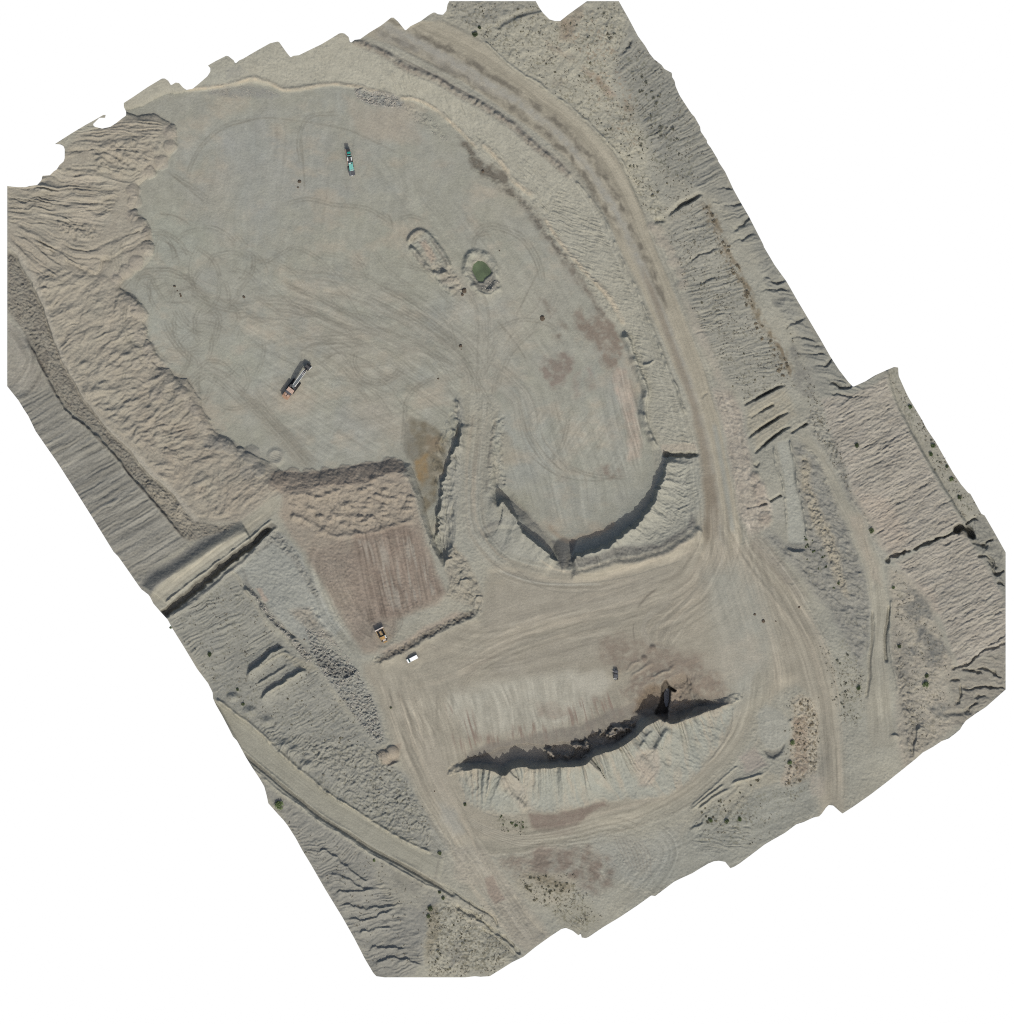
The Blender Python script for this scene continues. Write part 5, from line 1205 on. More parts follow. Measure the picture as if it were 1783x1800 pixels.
def build_light():
    scene.render.engine = 'CYCLES'
    w = bpy.data.worlds.new("World"); scene.world = w; w.use_nodes = True
    nt = w.node_tree; N = nt.nodes; Lk = nt.links
    for n in list(N): N.remove(n)
    out = N.new('ShaderNodeOutputWorld')
    sky = N.new('ShaderNodeTexSky'); sky.sky_type = 'NISHITA'; sky.sun_disc = False
    sky.sun_elevation = math.radians(SUN_EL); sky.sun_rotation = math.radians(SUN_ROT); sky.air_density = 1; sky.dust_density = 5
    b1 = N.new('ShaderNodeBackground'); b1.inputs['Strength'].default_value = SKY_STR
    Lk.new(sky.outputs[0], b1.inputs['Color'])
    b2 = N.new('ShaderNodeBackground'); b2.inputs['Color'].default_value = (1, 1, 1, 1); b2.inputs['Strength'].default_value = 1.0 / 2 ** EXPO
    tc = N.new('ShaderNodeTexCoord'); sp = N.new('ShaderNodeSeparateXYZ'); Lk.new(tc.outputs['Generated'], sp.inputs[0])
    lt = N.new('ShaderNodeMath'); lt.operation = 'LESS_THAN'; lt.inputs[1].default_value = -.02; Lk.new(sp.outputs['Z'], lt.inputs[0])
    mx = N.new('ShaderNodeMixShader'); Lk.new(lt.outputs[0], mx.inputs[0]); Lk.new(b1.outputs[0], mx.inputs[1]); Lk.new(b2.outputs[0], mx.inputs[2])
    Lk.new(mx.outputs[0], out.inputs['Surface'])
    sd = bpy.data.lights.new('sun', 'SUN'); sd.energy = SUN_STR; sd.angle = math.radians(.5); sd.color = (1, .955, .87)
    so = bpy.data.objects.new('sun', sd); scene.collection.objects.link(so)
    el = math.radians(SUN_EL)
    # shadows fall towards map direction (-0.32, -0.95): up and a little left
    hx, hy = -SHX, -SHY
    to = Vector((hx * math.cos(el), hy * math.cos(el), math.sin(el)))     # towards the sun
    so.rotation_euler = to.to_track_quat('Z', 'Y').to_euler(); so.location = to * 400
    cd = bpy.data.cameras.new('camera'); cd.type = 'ORTHO'; cd.ortho_scale = H0 * SC
    cd.clip_start = 1; cd.clip_end = 3000
    co = bpy.data.objects.new('camera', cd); co.location = (0, 0, 600); scene.collection.objects.link(co)
    scene.camera = co
    vs = scene.view_settings; vs.view_transform = 'Standard'; vs.look = 'None'; vs.gamma = 1; vs.exposure = EXPO
    scene.cycles.use_denoising = False; scene.cycles.filter_width = 1.05; scene.cycles.max_bounces = 5; scene.cycles.diffuse_bounces = 3
# ================================================================== THINGS
def mat(name, rgb, rough=.6, metal=0.0, var=.15, scale=3.0, spec=.3):
    m = bpy.data.materials.new(name); m.use_nodes = True
    nt = m.node_tree; N = nt.nodes; Lk = nt.links; b = N['Principled BSDF']
    b.inputs['Roughness'].default_value = rough; b.inputs['Metallic'].default_value = metal; b.inputs['Specular IOR Level'].default_value = spec
    tc = N.new('ShaderNodeTexCoord'); n = N.new('ShaderNodeTexNoise'); n.inputs['Scale'].default_value = scale; n.inputs['Detail'].default_value = 4
    mp = N.new('ShaderNodeMapRange'); mp.inputs['From Min'].default_value = .3; mp.inputs['From Max'].default_value = .7
    mp.inputs['To Min'].default_value = 1 - var; mp.inputs['To Max'].default_value = 1 + var
    mx = N.new('ShaderNodeMix'); mx.data_type = 'RGBA'; mx.blend_type = 'MULTIPLY'; mx.inputs[0].default_value = 1; mx.inputs[6].default_value = (*rgb, 1)
    Lk.new(tc.outputs['Object'], n.inputs['Vector']); Lk.new(n.outputs['Fac'], mp.inputs['Value']); Lk.new(mp.outputs[0], mx.inputs[7]); Lk.new(mx.outputs[2], b.inputs['Base Color'])
    return m

M = {}
def setup_mats():
    M.update(black=mat('black_rubber', (.018, .018, .02), .8), dark=mat('dark_steel', (.045, .046, .05), .6), grey=mat('grey_steel', (.1, .115, .125), .55),
             pale=mat('pale_paint', (.55, .58, .57), .5), white=mat('white_paint', (.82, .84, .84), .35, var=.03), rust=mat('orange_brown_paint', (.3, .19, .125), .7, var=.25),
             tan=mat('dusty_roof', (.42, .31, .25), .75, var=.2), yellow=mat('yellow_paint', (.38, .235, .09), .55, var=.2), dust=mat('dusty_yellow', (.3, .215, .11), .7, var=.25),
             teal=mat('teal_paint', (.15, .42, .37), .5, var=.12), dteal=mat('dark_teal_paint', (.01, .24, .2), .45), glass=mat('dark_glass', (.03, .075, .075), .12, spec=.6), steel=mat('worn_steel', (.42, .39, .37), .45, var=.25),
             slate=mat('slate_paint', (.07, .074, .082), .6), head=mat('lamp_glass', (.6, .6, .58), .2), bump_=mat('grey_plastic', (.09, .09, .095), .6),
             leaf=mat('green_leaf', (.085, .11, .055), .8, var=.35, scale=1.5), olive=mat('olive_leaf', (.16, .155, .11), .85, var=.3, scale=1.5), dry=mat('dry_twig', (.2, .175, .125), .9, var=.3, scale=1.5), grn=mat('grey_green_leaf', (.15, .155, .12), .85, var=.3, scale=1.5),
             bark=mat('bark', (.09, .07, .05), .9), rock=mat('grey_rock', (.3, .29, .255), .9, var=.3, scale=.6), brock=mat('brown_clod', (.085, .068, .05), .95, var=.25))
    M['scrub'] = mat('scrub_twig', (.2, .19, .15), .9, var=.3, scale=.3)
    M['leaf2'] = mat('bright_leaf', (.1, .14, .06), .8, var=.3, scale=1.5)

def box(bm, x, y, z, sx, sy, sz, bev=0.0, taper=1.0, rx=0.0, rz=0.0):
    """box centred at x,y with its underside at z"""
    r = bmesh.ops.create_cube(bm, size=1)
    vs = r['verts']
    for v in vs:
        t = taper if v.co.z > 0 else 1
        v.co = Vector((v.co.x * sx * t, v.co.y * sy * t, v.co.z * sz))
    R = Matrix.Rotation(rz, 4, 'Z') @ Matrix.Rotation(rx, 4, 'X')
    for v in vs: v.co = R @ v.co + Vector((x, y, z + sz / 2))
    if bev:
        es = list({e for v in vs for e in v.link_edges})
        bmesh.ops.bevel(bm, geom=es, offset=bev, segments=2, profile=.6, affect='EDGES')

def cyl(bm, p, q, r, r2=None, seg=14):
    p, q = Vector(p), Vector(q); d = q - p
    res = bmesh.ops.create_cone(bm, cap_ends=True, segments=seg, radius1=r, radius2=r if r2 is None else r2, depth=d.length)
    mt = Matrix.Translation((p + q) / 2) @ d.to_track_quat('Z', 'Y').to_matrix().to_4x4()
    bmesh.ops.transform(bm, matrix=mt, verts=res['verts'])

def loft(bm, secs):
    """skin a row of closed sections (lists of points)"""
    rows = [[bm.verts.new(p) for p in s] for s in secs]
    n = len(rows[0])
    for a, b in zip(rows, rows[1:]):
        for i in range(n): bm.faces.new((a[i], a[(i + 1) % n], b[(i + 1) % n], b[i]))
    bm.faces.new(rows[0][::-1]); bm.faces.new(rows[-1])

def beam(bm, pts, w):
    """box beam along points (y,z,height) of width w"""
    loft(bm, [[(-w(i) / 2, y, z - h / 2), (w(i) / 2, y, z - h / 2), (w(i) / 2, y, z + h / 2), (-w(i) / 2, y, z + h / 2)] for i, (y, z, h) in enumerate(pts)])

def part(name, bm, m, parent, lab=None, smooth=False):
    bmesh.ops.recalc_face_normals(bm, faces=bm.faces)
    me = bpy.data.meshes.new(name); bm.to_mesh(me); bm.free()
    me.materials.append(m)
    if smooth:
        for p in me.polygons: p.use_smooth = True
    o = bpy.data.objects.new(name, me); scene.collection.objects.link(o)
    if parent is not None: o.parent = parent
    if lab: o['label'] = lab
    return o
def B(): return bmesh.new()

def thing(name, lab, cat, px, py, hd=None, group=None, dz=0.0):
    o = bpy.data.objects.new(name, None); scene.collection.objects.link(o)
    z = zat(px, py)
    o.location = (wx(px), wy(py), z + dz)
    if hd is not None: o.rotation_euler.z = math.atan2(-hd[0], -hd[1])     # map heading -> local +Y
    o['label'] = lab; o['category'] = cat
    if group: o['group'] = group
    return o

def level_pad(px, py, r, out=6):
    """machines stand on ground they have levelled"""
    sq = bbox(np.array([[px - r, py - r], [px + r, py + r]]), out + 2)
    d = np.hypot(GX[sq] - px, GY[sq] - py); m = sst(d, r + out, r)
    Z[sq] = Z[sq] * (1 - m) + f32(zat(px, py)) * m

PADS = [(515, 682, 24), (615, 281, 32), (672, 1118, 16), (725, 1158, 14), (1083, 1186, 12)]

def track_unit(parent, x, y0, y1, w, h, name='track'):
    bm = B(); r = h / 2
    prof = []
    for k in range(9): a = math.pi / 2 + math.pi * k / 8; prof.append((y0 + r + r * math.cos(a), r + r * math.sin(a)))
    for k in range(9): a = -math.pi / 2 + math.pi * k / 8; prof.append((y1 - r + r * math.cos(a), r + r * math.sin(a)))
    loft(bm, [[(x - w / 2, y, z) for y, z in prof], [(x + w / 2, y, z) for y, z in prof]])
    n = int((y1 - y0) / .3)
    for k in range(n): box(bm, x, y0 + r * .6 + (y1 - y0 - r * 1.2) * (k + .5) / n, h - .02, w * 1.06, .14, .07)
    return part(name, bm, M['black'], parent)

def build_excavator():
    t = thing('excavator', 'large excavator with rust brown house, black tracks and long white boom on the quarry floor', 'excavator', 513, 683, (.6, -.8))
    for s in (-1, 1):
        tr = track_unit(t, s * 1.75, -1.6, 4.6, .75, 1.15)
        for k in range(5):
            bm = B(); cyl(bm, (s * 1.75 - .45, -.6 + k * 1.05, .5), (s * 1.75 + .45, -.6 + k * 1.05, .5), .3); part('roller', bm, M['dark'], tr)
    bm = B(); box(bm, 0, 1.4, .5, 2.8, 2.6, .7, .08); cyl(bm, (0, 1.2, 1.15), (0, 1.2, 1.5), 1.1, seg=24); part('undercarriage', bm, M['dark'], t)
    bm = B(); box(bm, 0, -2.75, 1.45, 3.45, 5.4, 1.7, .12); h = part('house', bm, M['rust'], t)
    bm = B(); box(bm, 0, -1.05, 3.15, 3.3, 1.9, .12, .04); box(bm, .35, -1.05, 3.27, .7, 1.5, .1, .03); part('roof_panel', bm, M['tan'], h)
    bm = B(); box(bm, 0, -2.6, 3.15, 3.35, 1.1, .16, .04); part('walkway', bm, M['slate'], h)
    bm = B(); box(bm, -.62, -3.75, 3.15, .75, .8, .25, .05); part('vent_cover', bm, M['tan'], h); bm = B(); box(bm, .62, -3.8, 3.15, .75, .8, .25, .05); part('vent_cover', bm, M['tan'], h)
    bm = B(); box(bm, 0, -3.8, 3.15, .16, 1.3, .3, .02); part('handrail', bm, M['dark'], h); bm = B(); cyl(bm, (-.9, -4.6, 3.1), (-.9, -4.6, 3.8), .12); part('exhaust_pipe', bm, M['dark'], h)
    bm = B()
    sec = []
    for z in (1.4, 3.05): sec.append([(-1.72, -5.0, z), (-1.2, -5.75, z), (0, -5.98, z), (1.2, -5.75, z), (1.72, -5.0, z), (1.72, -4.7, z), (-1.72, -4.7, z)])
    loft(bm, sec); part('counterweight', bm, M['rust'], t)
    bm = B(); box(bm, -1.15, .85, 1.5, 1.05, 1.7, 1.9, .1, .94); c = part('cab', bm, M['dark'], t)
    bm = B(); box(bm, -1.15, 1.68, 2.3, .8, .06, .9); part('windscreen', bm, M['glass'], c)
    bm = B(); box(bm, .95, .7, 1.5, 1.1, 1.3, 1.0, .08); part('machinery_deck', bm, M['dark'], t)
    bm = B(); beam(bm, [(.6, 2.1, 1.0), (3.0, 2.9, 1.7), (6.5, 3.7, 1.8), (10.6, 4.3, 1.4)], lambda i: (1.0, 1.25, 1.25, 1.1)[i]); bo = part('boom', bm, M['grey'], t)
    for s in (-1, 1):
        bm = B(); loft(bm, [[(s * (x - .13), y, z), (s * (x + .06), y, z), (s * (x + .06), y, z + .2), (s * (x - .13), y, z + .2)] for x, y, z in ((.66, 1.6, 2.95), (.74, 3.2, 3.78), (.74, 6.5, 4.56), (.66, 10.4, 4.96))])
        part('boom_rail', bm, M['pale'], bo)
    for s in (-1, 1):
        bm = B(); cyl(bm, (s * .75, 1.4, 1.8), (s * .75, 4.6, 3.2), .16); part('hydraulic_ram', bm, M['steel'], bo)
    bm = B(); beam(bm, [(9.6, 5.1, .7), (11.0, 4.5, .9), (12.6, 2.3, .6)], lambda i: .7); st = part('stick', bm, M['dark'], t)
    bm = B(); cyl(bm, (0, 8.0, 4.8), (0, 10.2, 5.3), .15); part('hydraulic_ram', bm, M['steel'], st)
    bm = B()
    loft(bm, [[(-1.25, y, z) for y, z in ((11.2, 1.2), (12.2, .55), (13.6, .7), (14.3, 1.9), (13.3, 3.4), (11.8, 3.2))], [(1.25, y, z) for y, z in ((11.2, 1.2), (12.2, .55), (13.6, .7), (14.3, 1.9), (13.3, 3.4), (11.8, 3.2))]])
    bk = part('bucket', bm, M['dark'], t)
    for k in range(5):
        bm = B(); box(bm, -.8 + k * .4, 11.1, .9, .16, .5, .2); part('tooth', bm, M['steel'], bk)
    bm = B(); box(bm, 1.35, 13.2, 3.3, .25, 1.9, .22, .05, rz=-.12); part('bucket_link', bm, M['pale'], bk)

def build_screen():
    t = thing('screening_plant', 'long narrow tracked screening machine in teal and black standing alone on the quarry floor', 'screening plant', 615.3, 283, (-.17, -.985)); t.scale = (1.2, 1, 1.1)
    for s in (-1, 1): track_unit(t, s * .85, -3.0, 1.6, .5, .95)
    bm = B(); box(bm, 0, -.4, .85, 1.7, 11.6, .4, .05); part('chassis', bm, M['dark'], t)
    bm = B(); box(bm, .1, -2.7, 1.25, 1.65, 4.0, 1.25, .1); e = part('engine_cover', bm, M['teal'], t)
    bm = B(); box(bm, .55, -1.4, 2.5, .35, .4, .2, .03); cyl(bm, (.55, -1.4, 2.6), (.55, -1.4, 3.2), .1); part('exhaust_pipe', bm, M['dark'], e)
    bm = B(); box(bm, -.25, -1.1, 2.5, .7, .7, .12, .03); part('cover_hatch', bm, M['pale'], e); bm = B(); box(bm, .2, -4.4, 2.5, 1.0, .3, .15, .03); part('cover_hatch', bm, M['pale'], e)
    bm = B(); box(bm, 0, -5.7, 1.2, 2.2, 2.2, 1.1, .05, 1.1); hp = part('hopper', bm, M['slate'], t)
    bm = B(); box(bm, -.55, -5.7, 2.26, .45, 2.0, .12, .02); box(bm, 0, -6.9, 1.9, 1.6, .35, .25, .03); part('hopper_rim', bm, M['grey'], hp)
    bm = B(); box(bm, -.25, -7.05, 2.15, .8, .25, .14, .03); part('guard', bm, M['pale'], hp)
    bm = B(); box(bm, 0, .7, 1.25, 1.6, 2.4, 1.0, .06); part('screen_box', bm, M['dark'], t)
    for s in (-1, 1):
        bm = B(); box(bm, s * .72, 1.0, 2.25, .42, 1.7, .3, .04); part('side_rail', bm, M['pale'], t)
    bm = B(); box(bm, 0, 2.6, 2.1, 1.5, .35, .18, .02); box(bm, -.4, 2.6, 2.26, .4, .3, .2); box(bm, .4, 2.6, 2.26, .4, .3, .2); part('walkway', bm, M['teal'], t)
    bm = B(); box(bm, .15, 4.1, 1.5, 1.3, 1.3, 1.2, .08); part('feed_box', bm, M['dteal'], t)
    bm = B(); beam(bm, [(1.4, 1.5, .4), (5.7, 2.9, .4)], lambda i: 1.4); cv = part('conveyor', bm, M['black'], t)
    for s in (-1, 1):
        bm = B(); beam(bm, [(1.4, 1.72, .25), (5.7, 3.05, .25)], lambda i: .12)
        for v in bm.verts: v.co.x += s * .72
        part('conveyor_frame', bm, M['dark'], cv)
    bm = B(); box(bm, -.95, 1.9, .9, .35, 8.0, .16, .03); part('catwalk', bm, M['tan'], t)

def build_dozer():
    t = thing('bulldozer', 'yellow bulldozer with raised steel blade working on the brown fill', 'bulldozer', 672.5, 1118, (-.45, -.89))
    for s in (-1, 1):
        tr = track_unit(t, s * 1.25, -2.5, 2.5, .62, 1.2)
        for y in (-1.9, 1.9):
            bm = B(); cyl(bm, (s * 1.25 - .36, y, .6), (s * 1.25 + .36, y, .6), .42, seg=18); part('sprocket', bm, M['dust'], tr)
    bm = B(); box(bm, 0, -.2, .7, 1.7, 4.6, .9, .1); part('frame', bm, M['dark'], t)
    bm = B(); box(bm, 0, 1.5, 1.5, 1.25, 2.2, 1.0, .12, .93); hd = part('engine_hood', bm, M['dust'], t)
    bm = B(); box(bm, 0, 2.62, 1.2, 1.15, .1, 1.1); part('grille', bm, M['black'], hd)
    bm = B(); cyl(bm, (.35, 1.6, 2.4), (.35, 1.6, 3.1), .1); part('exhaust_pipe', bm, M['dark'], hd)
    bm = B(); box(bm, 0, -.75, 1.5, 1.7, 1.7, 1.55, .08, .9); cb = part('cab', bm, M['glass'], t)
    bm = B(); box(bm, 0, -.95, 3.05, 1.75, 1.5, .14, .05); part('cab_roof', bm, M['yellow'], cb)
    for s in (-1, 1):
        bm = B(); box(bm, s * 1.2, -.9, 1.32, .6, 1.6, .18, .05); part('fender', bm, M['yellow'] if s < 0 else M['pale'], t)
    bm = B(); box(bm, 0, -2.1, 1.5, 1.5, .8, .8, .08); part('fuel_tank', bm, M['steel'], t)
    bm = B()
    prof = [(3.75, .35), (3.45, .7), (3.38, 1.2), (3.5, 1.75), (3.78, 2.15)]
    loft(bm, [[(x, y + .1, z) for y, z in prof] + [(x, y - .08, z) for y, z in prof[::-1]] for x in (-2.2, -2.0, 2.0, 2.2)])
    bl = part('blade', bm, M['steel'], t)
    bm = B(); box(bm, 0, 3.74, .2, 4.4, .1, .35); part('cutting_edge', bm, M['dark'], bl)
    for s in (-1, 1):
        bm = B(); beam(bm, [(-.5, .7, .35), (3.35, .8, .35)], lambda i: .28)
        for v in bm.verts: v.co.x += s * 1.78
        part('push_arm', bm, M['dust'], t)
    for s in (-1, 1):
        bm = B(); cyl(bm, (s * .5, 2.2, 1.9), (s * .5, 3.3, 1.4), .1); part('hydraulic_ram', bm, M['steel'], t)
    bm = B(); box(bm, 0, -3.2, 1.1, 1.9, .35, .4, .04); box(bm, 0, -2.75, 1.2, .4, .9, .3, .03); rp = part('ripper', bm, M['yellow'], t)
    for x in (-.7, 0, .7):
        bm = B(); box(bm, x, -3.35, .05, .16, .3, 1.3, .02); part('shank', bm, M['dark'], rp)

def build_van():
    t = thing('parked_van', 'white cargo van parked on the brown dirt below the dark earth bund', 'van', 725.1, 1158.3, (-.886, .463))
    W = .95
    def sec(y, zt, wt, zb=.38):
        return [(-W, y, zb), (W, y, zb), (W, y, min(zt, 1.15)), (wt, y, zt - .06), (wt - .1, y, zt), (-wt + .1, y, zt), (-wt, y, zt - .06), (-W, y, min(zt, 1.15))]
    bm = B()
    loft(bm, [sec(-2.72, 1.9, .84), sec(-2.6, 2.02, .86), sec(1.1, 2.04, .86), sec(1.25, 2.0, .86), sec(1.95, 1.32, .86), sec(2.05, 1.2, .87), sec(2.55, 1.02, .83), sec(2.76, .72, .74)])
    b = part('body', bm, M['white'], t)
    bm = B(); loft(bm, [[(-.8, 1.27, 2.01), (.8, 1.27, 2.01), (.8, 1.27, 1.9), (-.8, 1.27, 1.9)], [(-.84, 2.0, 1.31), (.84, 2.0, 1.31), (.84, 2.0, 1.2), (-.84, 2.0, 1.2)]]); part('windscreen', bm, M['glass'], b)
    for s in (-1, 1):
        bm = B(); loft(bm, [[(s * .945, .5, 1.2), (s * .885, .5, 1.85), (s * .9, .5, 1.85), (s * .96, .5, 1.2)], [(s * .945, 1.6, 1.2), (s * .885, 1.2, 1.85), (s * .9, 1.2, 1.85), (s * .96, 1.6, 1.2)]]); part('side_window', bm, M['glass'], b)
        bm = B(); box(bm, s * 1.08, 1.35, 1.2, .2, .12, .26, .03); part('wing_mirror', bm, M['bump_'], b)
        bm = B(); box(bm, s * .62, 2.62, .72, .3, .22, .16, .03); part('headlight', bm, M['head'], b)
        bm = B(); box(bm, s * .8, -2.72, .9, .14, .06, .5, .02); part('tail_light', bm, M['rust'], b)
        for y in (-1.75, 1.75):
            bm = B(); cyl(bm, (s * .96, y, .34), (s * .74, y, .34), .34, seg=20); w = part('wheel', bm, M['black'], t)
            bm = B(); cyl(bm, (s * .97, y, .34), (s * .93, y, .34), .2, seg=16); part('rim', bm, M['steel'], w)
    bm = B(); box(bm, 0, 2.74, .34, 1.7, .16, .3, .04); part('bumper', bm, M['bump_'], t)
    bm = B(); box(bm, 0, -2.74, .36, 1.8, .1, .22, .03); part('bumper', bm, M['bump_'], t)

def build_pump():
    t = thing('pump_unit', 'small dark grey wheeled machine with two rounded housings on the brown bench', 'machine', 1083, 1185.5, (.03, -1))
    bm = B(); box(bm, 0, -.2, .5, 1.7, 4.6, .25, .04); part('frame', bm, M['dark'], t)
    for y, sx, sy, h in ((1.25, 2.1, 1.7, 1.5), (-.65, 2.2, 2.0, 1.7)):
        bm = B(); box(bm, 0, y, .75, sx, sy, h, .32, .9); hs = part('housing', bm, M['slate'], t, smooth=False)
        bm = B(); box(bm, .3, y, .75 + h, .5, .5, .12, .03); part('hatch', bm, M['grey'], hs)
    bm = B(); cyl(bm, (-.9, 1.3, 1.4), (-1.6, 1.5, 1.0), .16); part('pipe', bm, M['steel'], t); bm = B(); cyl(bm, (-.7, 1.9, 1.2), (-.7, 2.6, .8), .14); part('pipe', bm, M['steel'], t)
    for x in (-.8, 0.05):
        bm = B(); box(bm, x, -2.05, .55, .4, .6, .45, .06); part('battery_box', bm, M['pale'], t)
    bm = B(); box(bm, .85, -2.2, .4, .7, .4, .5, .05, rz=.5); part('toolbox', bm, M['black'], t)
    for s in (-1, 1):
        for y in (-1.2, .9):
            bm = B(); cyl(bm, (s * .95, y, .38), (s * .72, y, .38), .38, seg=16); part('wheel', bm, M['black'], t)
    bm = B(); cyl(bm, (0, -2.3, .6), (0, -3.3, .45), .06); part('tow_bar', bm, M['dark'], t)

# ------------------------------------------------------------------ plants
def shrub_mesh(name, m, seed, n, hgt=.7, leaf=.16):
    rnd = random.Random(seed); bm = B()
    lob = [(rnd.uniform(-.45, .45), rnd.uniform(-.45, .45), rnd.uniform(.25, .6) * hgt, rnd.uniform(.35, .62)) for _ in range(6)]
    for k in range(n):
        lx, ly, lz, lr = rnd.choice(lob)
        d = Vector((rnd.gauss(0, 1), rnd.gauss(0, 1), abs(rnd.gauss(0, 1)) * .8 + rnd.gauss(0, .3))); d.normalize()
        r = lr * rnd.uniform(.55, 1.05)
        c = Vector((lx + d.x * r, ly + d.y * r, max(.03, lz + d.z * r * hgt)))
        a = Vector((rnd.gauss(0, 1), rnd.gauss(0, 1), rnd.gauss(0, 1))).normalized(); b = a.orthogonal().normalized()
        s = leaf * rnd.uniform(.6, 1.3)
        vs = [bm.verts.new(c + a * s * p + b * s * q) for p, q in ((-1, -.5), (1, -.5), (1.1, .5), (-.8, .6))]
        bm.faces.new(vs)
    for k in range(7):
        a = rnd.uniform(0, 6.28); cyl(bm, (0, 0, -.15), (math.cos(a) * .5, math.sin(a) * .5, hgt * .7), .025, .01, 5)
    me = bpy.data.meshes.new(name); bm.to_mesh(me); bm.free(); me.materials.append(m)
    return me

def place(me, name, lab, cat, px, py, r, group=None, sq=1.0, kind=None, dz=0.0):
    o = bpy.data.objects.new(name, me); scene.collection.objects.link(o)
    o.location = (wx(px), wy(py), zat(px, py) + dz)
    o.scale = (r, r * random.uniform(.85, 1.15), r * sq); o.rotation_euler.z = random.uniform(0, 6.28)
    o['label'] = lab; o['category'] = cat
    if group: o['group'] = group
    return o

def inside(pts, x, y):
    c = False; n = len(pts)
    for i in range(n):
        p = pts[i]; q = pts[(i + 1) % n]
        if (p[1] > y) != (q[1] > y) and x < (q[0] - p[0]) * (y - p[1]) / (q[1] - p[1]) + p[0]: c = not c
    return c

def scatter(poly, n, seed, clump=0.0, lam=14):
    poly = P(poly) if isinstance(poly, str) else poly
    rnd = random.Random(seed); out = []; x0, y0 = poly.min(0); x1, y1 = poly.max(0); tries = 0
    while len(out) < n and tries < n * 60:
        tries += 1
        x, y = rnd.uniform(x0, x1), rnd.uniform(y0, y1)
        if not inside(poly, x, y) or not inside(OUTLINE, x, y): continue
        if clump and float(fbm(np.array([x / lam]), np.array([y / lam]), seed, 2)[0]) < rnd.uniform(-.2, clump): continue
        out.append((x, y))
    return out

